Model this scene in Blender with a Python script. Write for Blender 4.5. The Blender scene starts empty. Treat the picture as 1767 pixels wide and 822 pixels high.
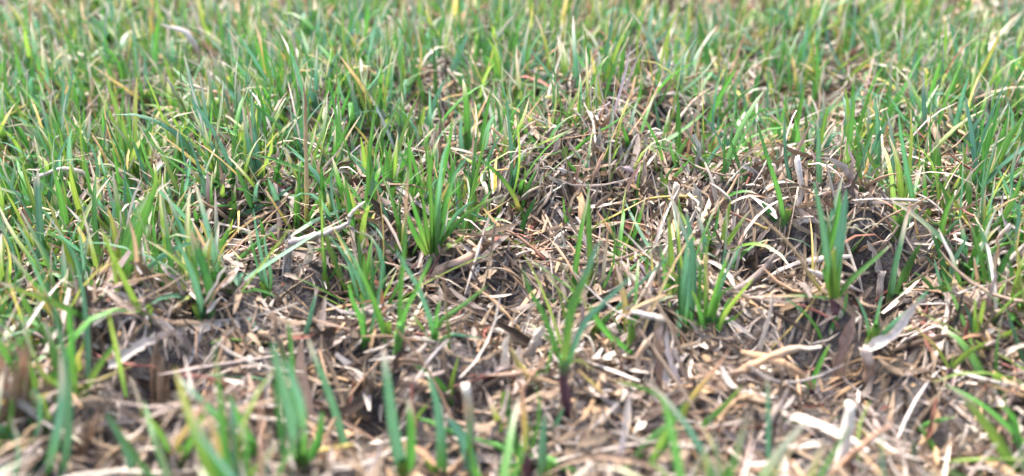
import bpy, math, random
import numpy as np
from mathutils import Vector

# ------------------------------------------------------------------ camera, sky, sun, exposure
scene = bpy.context.scene
COL = scene.collection
W0, H0 = 1767.0, 822.0                    # pixel frame of the photograph
HFOV = math.radians(55.0)
FPX = W0 / 2 / math.tan(HFOV / 2)
CAM_H = 0.097
PITCH = math.radians(29.0)
CAM = np.array([0.0, 0.0, CAM_H])

cam_data = bpy.data.cameras.new('camera')
cam = bpy.data.objects.new('camera', cam_data)
COL.objects.link(cam)
cam.location = CAM
cam.rotation_euler = (math.pi / 2 - PITCH, 0, 0)
cam_data.sensor_width = 36.0
cam_data.lens = 36.0 / 2 / math.tan(HFOV / 2)
cam_data.clip_start = 0.004
cam_data.clip_end = 500.0
cam_data.dof.use_dof = True
cam_data.dof.focus_distance = 0.198
cam_data.dof.aperture_fstop = 12.5
cam_data.dof.aperture_blades = 0
scene.camera = cam

SUN_EL, SUN_AZ = math.radians(62), math.radians(-35)   # azimuth from +Y (view direction) towards +X
world = bpy.data.worlds.new('World')
scene.world = world
world.use_nodes = True
wn = world.node_tree
wn.nodes.clear()
sky = wn.nodes.new('ShaderNodeTexSky')
sky.sky_type = 'NISHITA'
sky.sun_disc = False
sky.sun_elevation = SUN_EL
sky.sun_rotation = SUN_AZ
sky.dust_density = 4.0
sky.air_density = 1.0
sky.ozone_density = 0.6
bg = wn.nodes.new('ShaderNodeBackground')
bg.inputs['Strength'].default_value = 0.085
wo = wn.nodes.new('ShaderNodeOutputWorld')
wn.links.new(sky.outputs[0], bg.inputs[0])
wn.links.new(bg.outputs[0], wo.inputs[0])

sun_data = bpy.data.lights.new('sun', 'SUN')
sun_data.energy = 1.5
sun_data.angle = math.radians(16)
sun_data.color = (1.0, 0.975, 0.95)
sun = bpy.data.objects.new('sun', sun_data)
COL.objects.link(sun)
_sd = Vector((math.sin(SUN_AZ) * math.cos(SUN_EL), math.cos(SUN_AZ) * math.cos(SUN_EL), math.sin(SUN_EL)))
sun.rotation_euler = _sd.to_track_quat('Z', 'Y').to_euler()
sun.location = (0, 0, 3)

vs = scene.view_settings
vs.view_transform = 'Standard'
vs.look = 'None'
vs.exposure = 3.2
vs.gamma = 1.0
vs.use_curve_mapping = False
scene.cycles.use_denoising = True
scene.cycles.max_bounces = 8
scene.cycles.transmission_bounces = 6
scene.cycles.diffuse_bounces = 4

rng = np.random.default_rng(7)

# ------------------------------------------------------------------ pixel <-> place
FWD = np.array([0, math.cos(PITCH), -math.sin(PITCH)])
UPV = np.array([0, math.sin(PITCH), math.cos(PITCH)])
RGT = np.array([1.0, 0, 0])

def ray(px, py):
    return FWD + RGT * ((px - W0 / 2) / FPX) - UPV * ((py - H0 / 2) / FPX)

def project(P):
    d = np.asarray(P) - CAM
    z = d @ FWD
    zz = np.where(z > 1e-4, z, 1e-4)
    return W0 / 2 + FPX * (d @ RGT) / zz, H0 / 2 - FPX * (d @ UPV) / zz, z

def flat_hit(px, py):
    r = ray(px, py)
    return CAM + r * (-CAM_H / r[2])

# ------------------------------------------------------------------ the lie of the ground
_r = np.random.default_rng(21)
_waves = []
for lo, hi, amp, n in ((0.10, 0.30, 0.0016, 7), (0.035, 0.10, 0.0011, 10), (0.012, 0.035, 0.00055, 14), (0.005, 0.012, 0.00028, 14)):
    for _ in range(n):
        L = _r.uniform(lo, hi); a = _r.uniform(0, 2 * math.pi)
        _waves.append((2 * math.pi / L * math.cos(a), 2 * math.pi / L * math.sin(a), _r.uniform(0, 6.28), amp * _r.uniform(.5, 1.1)))

def _smooth(t):
    t = np.clip(t, 0, 1)
    return t * t * (3 - 2 * t)

# thatch mounds: front edge pixel, half width px, height, front slope length, depth behind
MOUNDS = [
    (1395, 484, 150, 0.0120, 0.014, 0.045),
    (1010, 415, 190, 0.0065, 0.022, 0.050),
    (180, 690, 180, 0.0110, 0.012, 0.030),
    (770, 700, 120, 0.0060, 0.008, 0.016),
    (1135, 685, 45, 0.0065, 0.006, 0.012),
    (1500, 665, 80, 0.0070, 0.009, 0.016),
    (1660, 480, 130, 0.0050, 0.010, 0.030),
    (330, 420, 260, 0.0030, 0.025, 0.060),
    (1100, 250, 260, 0.0050, 0.020, 0.070),
]
PITS = [(1300, 458, 40, 0.018), (1490, 484, 42, 0.018), (290, 700, 60, 0.020), (550, 535, 60, 0.010), (30, 528, 50, 0.012),
        (470, 508, 32, .007), (820, 690, 40, 0.007), (1085, 428, 28, 0.014), (225, 225, 45, 0.012), (1410, 600, 40, .003),
        (1270, 395, 26, .010), (820, 245, 34, .012), (905, 200, 30, .010), (640, 690, 40, .008), (1560, 600, 36, .007)]
_M = []
for px, py, hw, A, fr, bk in MOUNDS:
    c = flat_hit(px, py); d = np.linalg.norm(c - CAM)
    _M.append((c[0], c[1], hw * d / FPX, A, fr, bk))
_P = []
for px, py, r, A in PITS:
    c = flat_hit(px, py); d = np.linalg.norm(c - CAM)
    _P.append((c[0], c[1], r * d / FPX, A))

def mound_edge(x, cx):
    s = 0.25 if abs(cx - _M[0][0]) < 1e-6 else 1.0
    return s * (0.006 * np.sin((x - cx) * 210 + cx * 50) + 0.004 * np.sin((x - cx) * 570 + 1.3))

def hgt(x, y):
    x = np.asarray(x, float); y = np.asarray(y, float)
    h = np.zeros_like(x + y)
    for kx, ky, ph, a in _waves:
        h = h + a * np.sin(kx * x + ky * y + ph)
    for cx, cy, rx, A, fr, bk in _M:
        wob = mound_edge(x, cx)
        t = y - cy - wob
        h = h + A * (0.72 + 0.28 * np.sin((x - cx) * 330 + cx * 90) * np.sin((x - cx) * 790 + y * 400)) * np.exp(-((x - cx) / rx) ** 4) * _smooth(t / fr) * (1 - _smooth((t - fr) / bk))
    for cx, cy, r, A in _P:
        h = h - A * np.exp(-(((x - cx) / r) ** 2 + ((y - cy) / (r * 1.5)) ** 2))
    far = _smooth((np.hypot(x, y) - 1.5) / 3.0)
    return h * (1 - far)

def ground_hit(px, py):
    r = ray(px, py)
    if r[2] > -0.02:
        r = r.copy(); r[2] = -0.02
    t0 = (CAM_H - 0.03) / -r[2]
    t1 = (CAM_H + 0.03) / -r[2]
    ts = np.linspace(t0, t1, 320)
    Q = CAM[None] + r[None] * ts[:, None]
    below = Q[:, 2] < hgt(Q[:, 0], Q[:, 1])
    k = int(np.argmax(below)) if below.any() else 200
    return Q[k]

# ------------------------------------------------------------------ materials
def new_mat(name):
    m = bpy.data.materials.new(name)
    m.use_nodes = True
    m.node_tree.nodes.clear()
    return m, m.node_tree.nodes, m.node_tree.links

def plant_mat(name, rough, transl, spec, vein, hue_var, streak, fleck, rib_light=0.0):
    """Leaf tissue: own colour from 'tint', veins along the blade, light through it."""
    m, N, L = new_mat(name)
    at = N.new('ShaderNodeAttribute'); at.attribute_name = 'tint'
    rb = N.new('ShaderNodeAttribute'); rb.attribute_name = 'rib'
    sep = N.new('ShaderNodeSeparateXYZ'); L.new(rb.outputs['Vector'], sep.inputs[0])
    # veins
    mul = N.new('ShaderNodeMath'); mul.operation = 'MULTIPLY'; mul.inputs[1].default_value = 44.0
    L.new(sep.outputs[0], mul.inputs[0])
    sn = N.new('ShaderNodeMath'); sn.operation = 'SINE'; L.new(mul.outputs[0], sn.inputs[0])
    # streaky noise along the leaf
    cmb = N.new('ShaderNodeCombineXYZ')
    sx = N.new('ShaderNodeMath'); sx.operation = 'MULTIPLY'; sx.inputs[1].default_value = 7.0; L.new(sep.outputs[0], sx.inputs[0])
    sy = N.new('ShaderNodeMath'); sy.operation = 'MULTIPLY'; sy.inputs[1].default_value = streak; L.new(sep.outputs[1], sy.inputs[0])
    sz = N.new('ShaderNodeMath'); sz.operation = 'MULTIPLY'; sz.inputs[1].default_value = 91.0; L.new(sep.outputs[2], sz.inputs[0])
    L.new(sx.outputs[0], cmb.inputs[0]); L.new(sy.outputs[0], cmb.inputs[1]); L.new(sz.outputs[0], cmb.inputs[2])
    nz = N.new('ShaderNodeTexNoise'); nz.inputs['Scale'].default_value = 1.0; nz.inputs['Detail'].default_value = 4.0; nz.inputs['Roughness'].default_value = 0.65
    L.new(cmb.outputs[0], nz.inputs['Vector'])
    val = N.new('ShaderNodeMapRange'); val.inputs['From Min'].default_value = 0.25; val.inputs['From Max'].default_value = 0.75
    val.inputs['To Min'].default_value = 1.0 - fleck; val.inputs['To Max'].default_value = 1.0 + fleck
    L.new(nz.outputs['Fac'], val.inputs['Value'])
    vv = N.new('ShaderNodeMath'); vv.operation = 'MULTIPLY_ADD'; vv.inputs[1].default_value = vein; L.new(sn.outputs[0], vv.inputs[0]); L.new(val.outputs[0], vv.inputs[2])
    dm = N.new('ShaderNodeMath'); dm.operation = 'SUBTRACT'; dm.inputs[1].default_value = 0.5; L.new(sep.outputs[0], dm.inputs[0])
    da = N.new('ShaderNodeMath'); da.operation = 'ABSOLUTE'; L.new(dm.outputs[0], da.inputs[0])
    mr = N.new('ShaderNodeMapRange'); mr.inputs['From Min'].default_value = 0.03; mr.inputs['From Max'].default_value = 0.12
    mr.inputs['To Min'].default_value = rib_light; mr.inputs['To Max'].default_value = 0.0; L.new(da.outputs[0], mr.inputs['Value'])
    vr = N.new('ShaderNodeMath'); vr.operation = 'ADD'; L.new(vv.outputs[0], vr.inputs[0]); L.new(mr.outputs[0], vr.inputs[1])
    n3 = N.new('ShaderNodeTexNoise'); n3.inputs['Scale'].default_value = 1.0; n3.inputs['Detail'].default_value = 3.0
    c3 = N.new('ShaderNodeCombineXYZ'); L.new(sx.outputs[0], c3.inputs[2]); L.new(sep.outputs[1], c3.inputs[1]); L.new(sz.outputs[0], c3.inputs[0]); L.new(c3.outputs[0], n3.inputs['Vector'])
    sp = N.new('ShaderNodeMapRange'); sp.inputs['From Min'].default_value = 0.66; sp.inputs['From Max'].default_value = 0.76
    sp.inputs['To Min'].default_value = 0.0; sp.inputs['To Max'].default_value = 0.75; L.new(n3.outputs['Fac'], sp.inputs['Value'])
    sm = N.new('ShaderNodeMix'); sm.data_type = 'RGBA'; sm.inputs[7].default_value = (0.23, 0.15, 0.07, 1)
    L.new(sp.outputs[0], sm.inputs[0]); L.new(at.outputs['Color'], sm.inputs[6])
    oi = N.new('ShaderNodeObjectInfo')
    hv = N.new('ShaderNodeMapRange'); hv.inputs['To Min'].default_value = 0.5 - hue_var; hv.inputs['To Max'].default_value = 0.5 + hue_var
    L.new(oi.outputs['Random'], hv.inputs['Value'])
    hs = N.new('ShaderNodeHueSaturation'); L.new(hv.outputs[0], hs.inputs['Hue']); L.new(vr.outputs[0], hs.inputs['Value']); L.new(sm.outputs[2], hs.inputs['Color'])
    bp = N.new('ShaderNodeBump'); bp.inputs['Strength'].default_value = 0.35; bp.inputs['Distance'].default_value = 0.00012
    ad = N.new('ShaderNodeMath'); ad.operation = 'MULTIPLY_ADD'; ad.inputs[1].default_value = 0.35; L.new(sn.outputs[0], ad.inputs[0]); L.new(nz.outputs['Fac'], ad.inputs[2])
    L.new(ad.outputs[0], bp.inputs['Height'])
    pb = N.new('ShaderNodeBsdfPrincipled')
    pb.inputs['Roughness'].default_value = rough
    pb.inputs['Specular IOR Level'].default_value = spec
    L.new(hs.outputs[0], pb.inputs['Base Color']); L.new(bp.outputs[0], pb.inputs['Normal'])
    tr = N.new('ShaderNodeBsdfTranslucent'); L.new(hs.outputs[0], tr.inputs['Color']); L.new(bp.outputs[0], tr.inputs['Normal'])
    mx = N.new('ShaderNodeMixShader'); mx.inputs[0].default_value = transl
    out = N.new('ShaderNodeOutputMaterial')
    L.new(pb.outputs[0], mx.inputs[1]); L.new(tr.outputs[0], mx.inputs[2]); L.new(mx.outputs[0], out.inputs['Surface'])
    return m

MAT_BLADE = plant_mat('grass_leaf', 0.40, 0.42, 0.50, 0.17, 0.012, 0.35, 0.28, 0.30)
MAT_DEAD = plant_mat('dead_leaf', 0.80, 0.10, 0.22, 0.16, 0.010, 0.60, 0.50)
MAT_STEM = plant_mat('dry_stem', 0.62, 0.06, 0.35, 0.05, 0.010, 0.55, 0.34)

def soil_mat():
    m, N, L = new_mat('soil_and_rotted_thatch')
    tc = N.new('ShaderNodeTexCoord')
    n1 = N.new('ShaderNodeTexNoise'); n1.inputs['Scale'].default_value = 260; n1.inputs['Detail'].default_value = 6
    n2 = N.new('ShaderNodeTexNoise'); n2.inputs['Scale'].default_value = 1400; n2.inputs['Detail'].default_value = 4
    L.new(tc.outputs['Object'], n1.inputs['Vector']); L.new(tc.outputs['Object'], n2.inputs['Vector'])
    cr = N.new('ShaderNodeValToRGB')
    cr.color_ramp.elements[0].position = 0.30; cr.color_ramp.elements[0].color = (0.012, 0.009, 0.008, 1)
    cr.color_ramp.elements[1].position = 0.72; cr.color_ramp.elements[1].color = (0.120, 0.095, 0.084, 1)
    L.new(n1.outputs['Fac'], cr.inputs[0])
    mx = N.new('ShaderNodeMix'); mx.data_type = 'RGBA'; mx.blend_type = 'MULTIPLY'; mx.inputs[0].default_value = 0.5
    L.new(cr.outputs[0], mx.inputs[6]); L.new(n2.outputs['Color'], mx.inputs[7])
    bp = N.new('ShaderNodeBump'); bp.inputs['Distance'].default_value = 0.0012; bp.inputs['Strength'].default_value = 0.8
    L.new(n2.outputs['Fac'], bp.inputs['Height'])
    pb = N.new('ShaderNodeBsdfPrincipled'); pb.inputs['Roughness'].default_value = 0.8
    L.new(mx.outputs[2], pb.inputs['Base Color']); L.new(bp.outputs[0], pb.inputs['Normal'])
    out = N.new('ShaderNodeOutputMaterial'); L.new(pb.outputs[0], out.inputs['Surface'])
    return m
MAT_SOIL = soil_mat()

# ------------------------------------------------------------------ mesh helpers
def make_mesh(name, V, F, tint, rib, mat, smooth=True):
    me = bpy.data.meshes.new(name)
    V = np.ascontiguousarray(V, np.float32).reshape(-1, 3)
    F = np.ascontiguousarray(F, np.int32)
    k = F.shape[1]
    me.vertices.add(len(V)); me.vertices.foreach_set('co', V.ravel())
    me.loops.add(F.size); me.loops.foreach_set('vertex_index', F.ravel())
    me.polygons.add(len(F))
    me.polygons.foreach_set('loop_start', np.arange(0, F.size, k, dtype=np.int32))
    if smooth:
        me.polygons.foreach_set('use_smooth', np.ones(len(F), bool))
    if tint is not None:
        a = me.attributes.new('tint', 'FLOAT_COLOR', 'POINT')
        c = np.ones((len(V), 4), np.float32); c[:, :3] = np.asarray(tint).reshape(-1, 3)
        a.data.foreach_set('color', c.ravel())
        b = me.attributes.new('rib', 'FLOAT_VECTOR', 'POINT')
        b.data.foreach_set('vector', np.ascontiguousarray(rib, np.float32).ravel())
    me.materials.append(mat)
    me.update(calc_edges=True)
    return me

def norm(a):
    return a / np.maximum(np.linalg.norm(a, axis=-1, keepdims=True), 1e-12)

def ribbons(P, W, S, C, curl, A=3):
    """n leaf ribbons at once. P (n,K,3) spine, W (n,K) width, S (n,K,3) sideways, C (n,K,3) colour, curl (n,K) cupping."""
    n, K, _ = P.shape
    T = norm(np.gradient(P, axis=1))
    S = norm(S - T * (S * T).sum(-1, keepdims=True))
    Nn = np.cross(T, S)
    u = np.linspace(-1, 1, A)
    # cupped cross-section: an arc of angle curl
    ang = u[None, None, :] * curl[..., None]
    safe = np.where(np.abs(curl) < 1e-3, 1e-3, curl)[..., None]
    ox = np.sin(ang) / safe * (W[..., None] / 2)
    oz = (1 - np.cos(ang)) / safe * (W[..., None] / 2)
    V = P[:, :, None] + S[:, :, None] * ox[..., None] + Nn[:, :, None] * oz[..., None]
    seg = np.linalg.norm(np.diff(P, axis=1), axis=-1)
    along = np.concatenate([np.zeros((n, 1)), np.cumsum(seg, 1)], 1) * 1000.0
    rib = np.empty((n, K, A, 3))
    rib[..., 0] = (u * 0.5 + 0.5)[None, None]
    rib[..., 1] = along[..., None]
    rib[..., 2] = rng.random(n)[:, None, None]
    tint = np.repeat(C[:, :, None], A, 2)
    i = np.arange(n)[:, None, None] * K * A + np.arange(K - 1)[None, :, None] * A + np.arange(A - 1)[None, None]
    F = np.stack([i, i + 1, i + 1 + A, i + A], -1).reshape(-1, 4)
    return V.reshape(-1, 3), F, tint.reshape(-1, 3), rib.reshape(-1, 3)

def tubes(P, Rr, C, sides=5):
    n, K, _ = P.shape
    T = norm(np.gradient(P, axis=1))
    ref = np.where(np.abs(T[..., 2:3]) > 0.9, np.array([1.0, 0, 0]), np.array([0, 0, 1.0]))
    X = norm(np.cross(T, ref)); Y = np.cross(T, X)
    a = np.arange(sides) / sides * 2 * math.pi
    V = P[:, :, None] + (X[:, :, None] * np.cos(a)[None, None, :, None] + Y[:, :, None] * np.sin(a)[None, None, :, None]) * Rr[:, :, None, None]
    seg = np.linalg.norm(np.diff(P, axis=1), axis=-1)
    along = np.concatenate([np.zeros((n, 1)), np.cumsum(seg, 1)], 1) * 1000.0
    rib = np.empty((n, K, sides, 3))
    rib[..., 0] = np.abs(np.arange(sides) / sides * 2 - 1)[None, None]
    rib[..., 1] = along[..., None]
    rib[..., 2] = rng.random(n)[:, None, None]
    tint = np.repeat(C[:, :, None], sides, 2)
    s = np.arange(sides); s2 = (s + 1) % sides
    b = (np.arange(n)[:, None, None] * K + np.arange(K - 1)[None, :, None]) * sides
    F = np.stack(np.broadcast_arrays(b + s, b + s2, b + s2 + sides, b + s + sides), -1).reshape(-1, 4)
    return V.reshape(-1, 3), F, tint.reshape(-1, 3), rib.reshape(-1, 3)

PAL = {   # real leaf and straw colours
    'g': (0.066, 0.182, 0.030), 'l': (0.170, 0.255, 0.040), 'b': (0.085, 0.205, 0.108), 'd': (0.030, 0.100, 0.024),
    'y': (0.430, 0.330, 0.090), 'o': (0.450, 0.275, 0.158), 's': (0.550, 0.460, 0.375), 't': (0.252, 0.175, 0.120),
    'w': (0.480, 0.410, 0.360), 'r': (0.260, 0.095, 0.070), 'p': (0.105, 0.045, 0.055), 'k': (0.018, 0.024, 0.018),
    'm': (0.290, 0.225, 0.190), 'n': (0.085, 0.056, 0.040),
}
PALA = {k: np.array(v) for k, v in PAL.items()}

def catmull(P, K):
    P = np.asarray(P, float)
    if len(P) == 2:
        P = np.stack([P[0], P[0] * .5 + P[1] * .5, P[1]])
    d = np.concatenate([[0], np.cumsum(np.linalg.norm(np.diff(P, axis=0), axis=1))])
    d = d / max(d[-1], 1e-9)
    Q = np.vstack([2 * P[0] - P[1], P, 2 * P[-1] - P[-2]])
    out = []
    for t in np.linspace(0, 1, K):
        k = min(int(np.searchsorted(d, t, side='right')) - 1, len(P) - 2)
        u = (t - d[k]) / max(d[k + 1] - d[k], 1e-9)
        a, b, c, e = Q[k:k + 4]
        out.append(0.5 * (2 * b + (c - a) * u + (2 * a - 5 * b + 4 * c - e) * u * u + (3 * b - a - 3 * c + e) * u ** 3))
    return np.array(out)

def grad(codes, K):
    c = np.array([PALA[k] for k in codes]) if len(codes) > 1 else np.array([PALA[codes]] * 2)
    x = np.linspace(0, 1, len(c)); t = np.linspace(0, 1, K)
    return np.stack([np.interp(t, x, c[:, j]) for j in range(3)], -1)

def link(name, me, parent=None, loc=None):
    o = bpy.data.objects.new(name, me)
    COL.objects.link(o)
    if parent is not None:
        o.parent = parent
    if loc is not None:
        o.location = loc
    return o

def tag(o, label=None, cat=None, group=None, kind=None):
    if label: o['label'] = label
    if cat: o['category'] = cat
    if group: o['group'] = group
    if kind: o['kind'] = kind
    return o

# ------------------------------------------------------------------ ground: one sheet to the horizon
def graded(lo, hi, step, reach, n):
    core = np.arange(lo, hi + step / 2, step)
    g = np.geomspace(step, reach, n)
    return np.concatenate([(lo - np.cumsum(g))[::-1], core, hi + np.cumsum(g)])
gx = graded(-0.30, 0.30, 0.0022, 60.0, 26)
gy = graded(0.05, 0.56, 0.0022, 60.0, 26)
GX, GY = np.meshgrid(gx, gy, indexing='ij')
GV = np.stack([GX, GY, hgt(GX, GY)], -1).reshape(-1, 3)
ii = (np.arange(len(gx) - 1)[:, None] * len(gy) + np.arange(len(gy) - 1)[None]).ravel()
GF = np.stack([ii, ii + len(gy), ii + len(gy) + 1, ii + 1], -1)
ground = link('ground', make_mesh('ground', GV, GF, None, None, MAT_SOIL))
tag(ground, kind='structure')
# ------------------------------------------------------------------ the shoots, straws and stalks read off the photograph
CROPS = {'P': (0, 0, 1.0),
         'A1': (0, 0, 2.9356), 'A2': (590, 0, 2.9356), 'A3': (1177, 0, 2.9356), 'A4': (0, 270, 2.9356), 'A5': (590, 270, 2.9356),
         'A6': (1177, 270, 2.9356), 'A7': (0, 542, 2.9356), 'A8': (590, 542, 2.9356), 'A9': (1177, 542, 2.9356),
         'B1': (300, 330, 4.4175), 'B2': (650, 250, 4.4175), 'B3': (1000, 250, 4.4175), 'B4': (1350, 330, 4.4175),
         'B5': (580, 430, 4.4175), 'B6': (900, 400, 4.4175), 'B7': (900, 540, 4.4175), 'B8': (1300, 500, 4.4175)}

def spine(pix, lying, lean, base=None):
    """Pixels to points: the foot stands on the ground under its pixel; the rest lies in an upright (leaning) plane
    through the foot, or on the ground for a thing that lies flat."""
    P0 = ground_hit(*pix[0]) if base is None else base
    dh = np.array([P0[0], P0[1], 0.0]); dh /= np.linalg.norm(dh)
    nrm = dh * math.cos(lean) - np.array([0, 0, 1.0]) * math.sin(lean)
    out = []
    for k, (px, py) in enumerate(pix):
        if k == 0 and base is None:
            out.append(P0); continue
        r = ray(px, py)
        if lying:
            q = ground_hit(px, py); q = q + np.array([0, 0, 0.0022]); out.append(q); continue
        t = ((P0 - CAM) @ nrm) / (r @ nrm)
        q = CAM + r * t
        g = float(hgt(q[0], q[1]))
        if t <= 0 or q[2] < g + 0.0006:
            q = ground_hit(px, py) + np.array([0, 0, 0.001])
        out.append(q)
    return np.array(out)

def blade_width(t, w):
    return w * np.clip(np.minimum(0.60 + 1.3 * t, 1.0) * np.power(np.clip(1.0 - t, 0, 1), 0.42) * 1.1, 0.06, 1.0)

def dry_tip(C, t, at):
    f = np.clip((t - at) / 0.08, 0, 1)[None, :, None]
    return C * (1 - f) + (PALA['s'] * .55 + PALA['t'] * .45) * f

def part_mesh(kind, wpx, codes, P, r):
    """Mesh data of one traced piece from its spine points (world)."""
    K = 13
    Q = catmull(P, K)
    mid = Q[K // 2]
    w = wpx * float((mid - CAM) @ FWD) / FPX
    C = grad(codes, K) * r.uniform(0.72, 1.28) * np.array([r.uniform(.94, 1.06), 1.0, r.uniform(.92, 1.08)])
    t = np.linspace(0, 1, K)
    if kind == 'b' and r.random() < .45:
        C = dry_tip(C[None], t, r.uniform(.80, .95))[0]
    view = norm(Q - CAM)
    T = norm(np.gradient(Q, axis=0))
    S = norm(np.cross(T, view))
    N_ = np.cross(S, T)
    if kind == 'b':
        a = r.uniform(-0.5, 0.5) + t * r.uniform(-0.4, 0.4)
        S2 = S * np.cos(a)[:, None] + N_ * np.sin(a)[:, None]
        Wd = 0.82 * blade_width(t, w) / np.cos(np.clip(a, -.6, .6))
        V, F, c, rb = ribbons(Q[None], Wd[None], S2[None], C[None], np.full((1, K), r.uniform(0.4, 0.85) * r.choice([-1, 1])), A=5)
        return V, F, c, rb, MAT_BLADE
    if kind == 'd':
        a = r.uniform(-0.6, 0.6) + t * r.uniform(-1.2, 1.2)
        S2 = S * np.cos(a)[:, None] + N_ * np.sin(a)[:, None]
        jag = 1 + 0.22 * np.sin(t * r.uniform(14, 26) + r.uniform(0, 6)) + r.uniform(-.12, .12, K)
        Wd = w * jag * np.clip(0.75 + 0.9 * t, 0, 1) * np.clip((1.02 - t) * 5, 0.25, 1)
        Q = Q + r.normal(0, 0.06 * w, Q.shape)
        cu = np.linspace(r.uniform(.4, 1.4), r.uniform(.8, 2.2), K) * r.choice([-1, 1])
        V, F, c, rb = ribbons(Q[None], Wd[None], S2[None], C[None], cu[None], A=6)
        c = c * r.uniform(.85, 1.12, (len(c), 1))
        return V, F, c, rb, MAT_DEAD
    if kind == 's':
        R = w / 2 * (1 + 0.12 * np.sin(t * 21 + r.uniform(0, 6))) * np.clip(1.15 - 0.55 * t, .3, 1.1)
        R[-1] *= 0.35
        R = R * .9; C = C * .85
        Q = Q + r.normal(0, 0.10 * w, Q.shape) * (t > 0.05)[:, None]
        V, F, c, rb = tubes(Q[None], R[None], C[None], sides=7)
        return V, F, c, rb, MAT_STEM
    if kind == 'k' and wpx > 19:
        # a frayed rotten stump: curled strips of old sheath wrapped round one another
        packs = []; off = 0
        nst = 15
        for q in range(nst):
            an = q * 2.4 + r.uniform(-.4, .4)
            f = r.uniform(.35, 1.05)
            lt_ = t * f
            sp = np.stack([np.interp(lt_, t, Q[:, j]) for j in range(3)], -1)
            rad = w * r.uniform(.10, .42)
            offv = S * math.cos(an) + N_ * math.sin(an)
            sp = sp + offv * (rad * (0.7 + 0.8 * t * r.uniform(-.2, 1.0)))[:, None] + r.normal(0, .02 * w, sp.shape)
            sd = -S * math.sin(an) + N_ * math.cos(an)
            Wd = w * r.uniform(.14, .36) * (1 + r.uniform(-.15, .15, K)) * np.clip((1.03 - t) * 6, .3, 1)
            packs.append(ribbons(sp[None], Wd[None], sd[None], (C * r.uniform(.55, 1.35))[None], np.linspace(.9, r.uniform(.5, 1.8), K)[None] * r.choice([-1, 1]), A=5))
        Vs, Fs, cs, rs = [], [], [], []
        for V, F, c, rb in packs:
            Vs.append(V); Fs.append(F + off); cs.append(c); rs.append(rb); off += len(V)
        return np.vstack(Vs), np.vstack(Fs), np.vstack(cs), np.vstack(rs), MAT_DEAD
    # 'k': a cut stalk, hollow at the ragged top
    sides = 11
    R = w / 2 * (1 + 0.10 * np.sin(t * 15 + r.uniform(0, 6)) + r.normal(0, .03, K))
    Q = Q + r.normal(0, 0.03 * w, Q.shape)
    Tt = norm(Q[-1] - Q[-2])
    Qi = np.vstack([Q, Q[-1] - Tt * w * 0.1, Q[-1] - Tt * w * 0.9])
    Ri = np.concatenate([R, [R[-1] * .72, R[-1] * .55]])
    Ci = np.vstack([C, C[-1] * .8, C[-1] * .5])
    V, F, c, rb = tubes(Qi[None], Ri[None], Ci[None], sides=sides)
    V = V.reshape(-1, sides, 3)
    rag = r.uniform(-0.35, 0.45, sides) * w
    V[K - 1] += Tt * rag[:, None]; V[K] += Tt * rag[:, None] * .9; V[K - 2] += Tt * rag[:, None] * .3
    groove = 1 + 0.14 * np.cos(np.arange(sides) * 2.6 + r.uniform(0, 6))
    ctr = np.concatenate([Q, Qi[K:]])[:, None]
    V = ctr + (V - ctr) * groove[None, :, None]
    c = (c.reshape(-1, sides, 3) * r.uniform(.75, 1.2, (1, sides, 1))).reshape(-1, 3)
    return V.reshape(-1, 3), F, c, rb, MAT_STEM

def sheath_mesh(org, r):
    """The rolled foot of a shoot, where its blades come out."""
    K = 5
    t = np.linspace(0, 1, K)
    L = r.uniform(.004, .007); d = np.array([r.normal(0, .12), r.normal(0, .12), 1.0])
    Q = org + np.array([0, 0, -.002]) + d[None] * (L * t)[:, None]
    R = np.linspace(.0011, .0006, K) * r.uniform(.8, 1.2)
    V, F, c, rb = tubes(Q[None], R[None], grad(['pgl', 'lgg', 'tgl', 'sll', 'wlg'][int(r.integers(5))], K)[None], 7)
    return V, F, c, rb, MAT_BLADE

PART_NAME = {'b': 'blade', 'd': 'dead_blade', 's': 'stem', 'k': 'stalk'}
LANDMARKS = []      # (px, py, phrase)
TRACED_BASES = []
KEY_BASES = []      # feet of the striking ones, kept clear in front

def parse(text):
    crop, cur, out = 'P', None, []
    for ln in text.strip().splitlines():
        if ln.startswith('#'):
            continue
        if ln.startswith('@'):
            crop = ln[1:]; continue
        if '|' in ln:
            cur = ln.split('|') + [[]]; out.append(cur); continue
        x0, y0, s = CROPS[crop]
        f = ln.split()
        kind = f[0][0]; lying = '~' in f[0]; w = float(f[0].replace('~', '')[1:]) / s
        pts = [tuple(float(v) for v in p.split(',')) for p in f[2:]]
        cur[-1].append((kind, lying, w, f[1], [(x0 + px / s, y0 + py / s) for px, py in pts]))
    return out

GROUPS = {'grass shoot': 'green grass shoots', 'grass blade': 'green grass shoots', 'straw': 'dry straws', 'dead leaf': 'dead grass leaves',
          'dead stalk': 'dead stalks', 'stem': 'fallen stems', 'dead tuft': 'dead tufts'}

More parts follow.
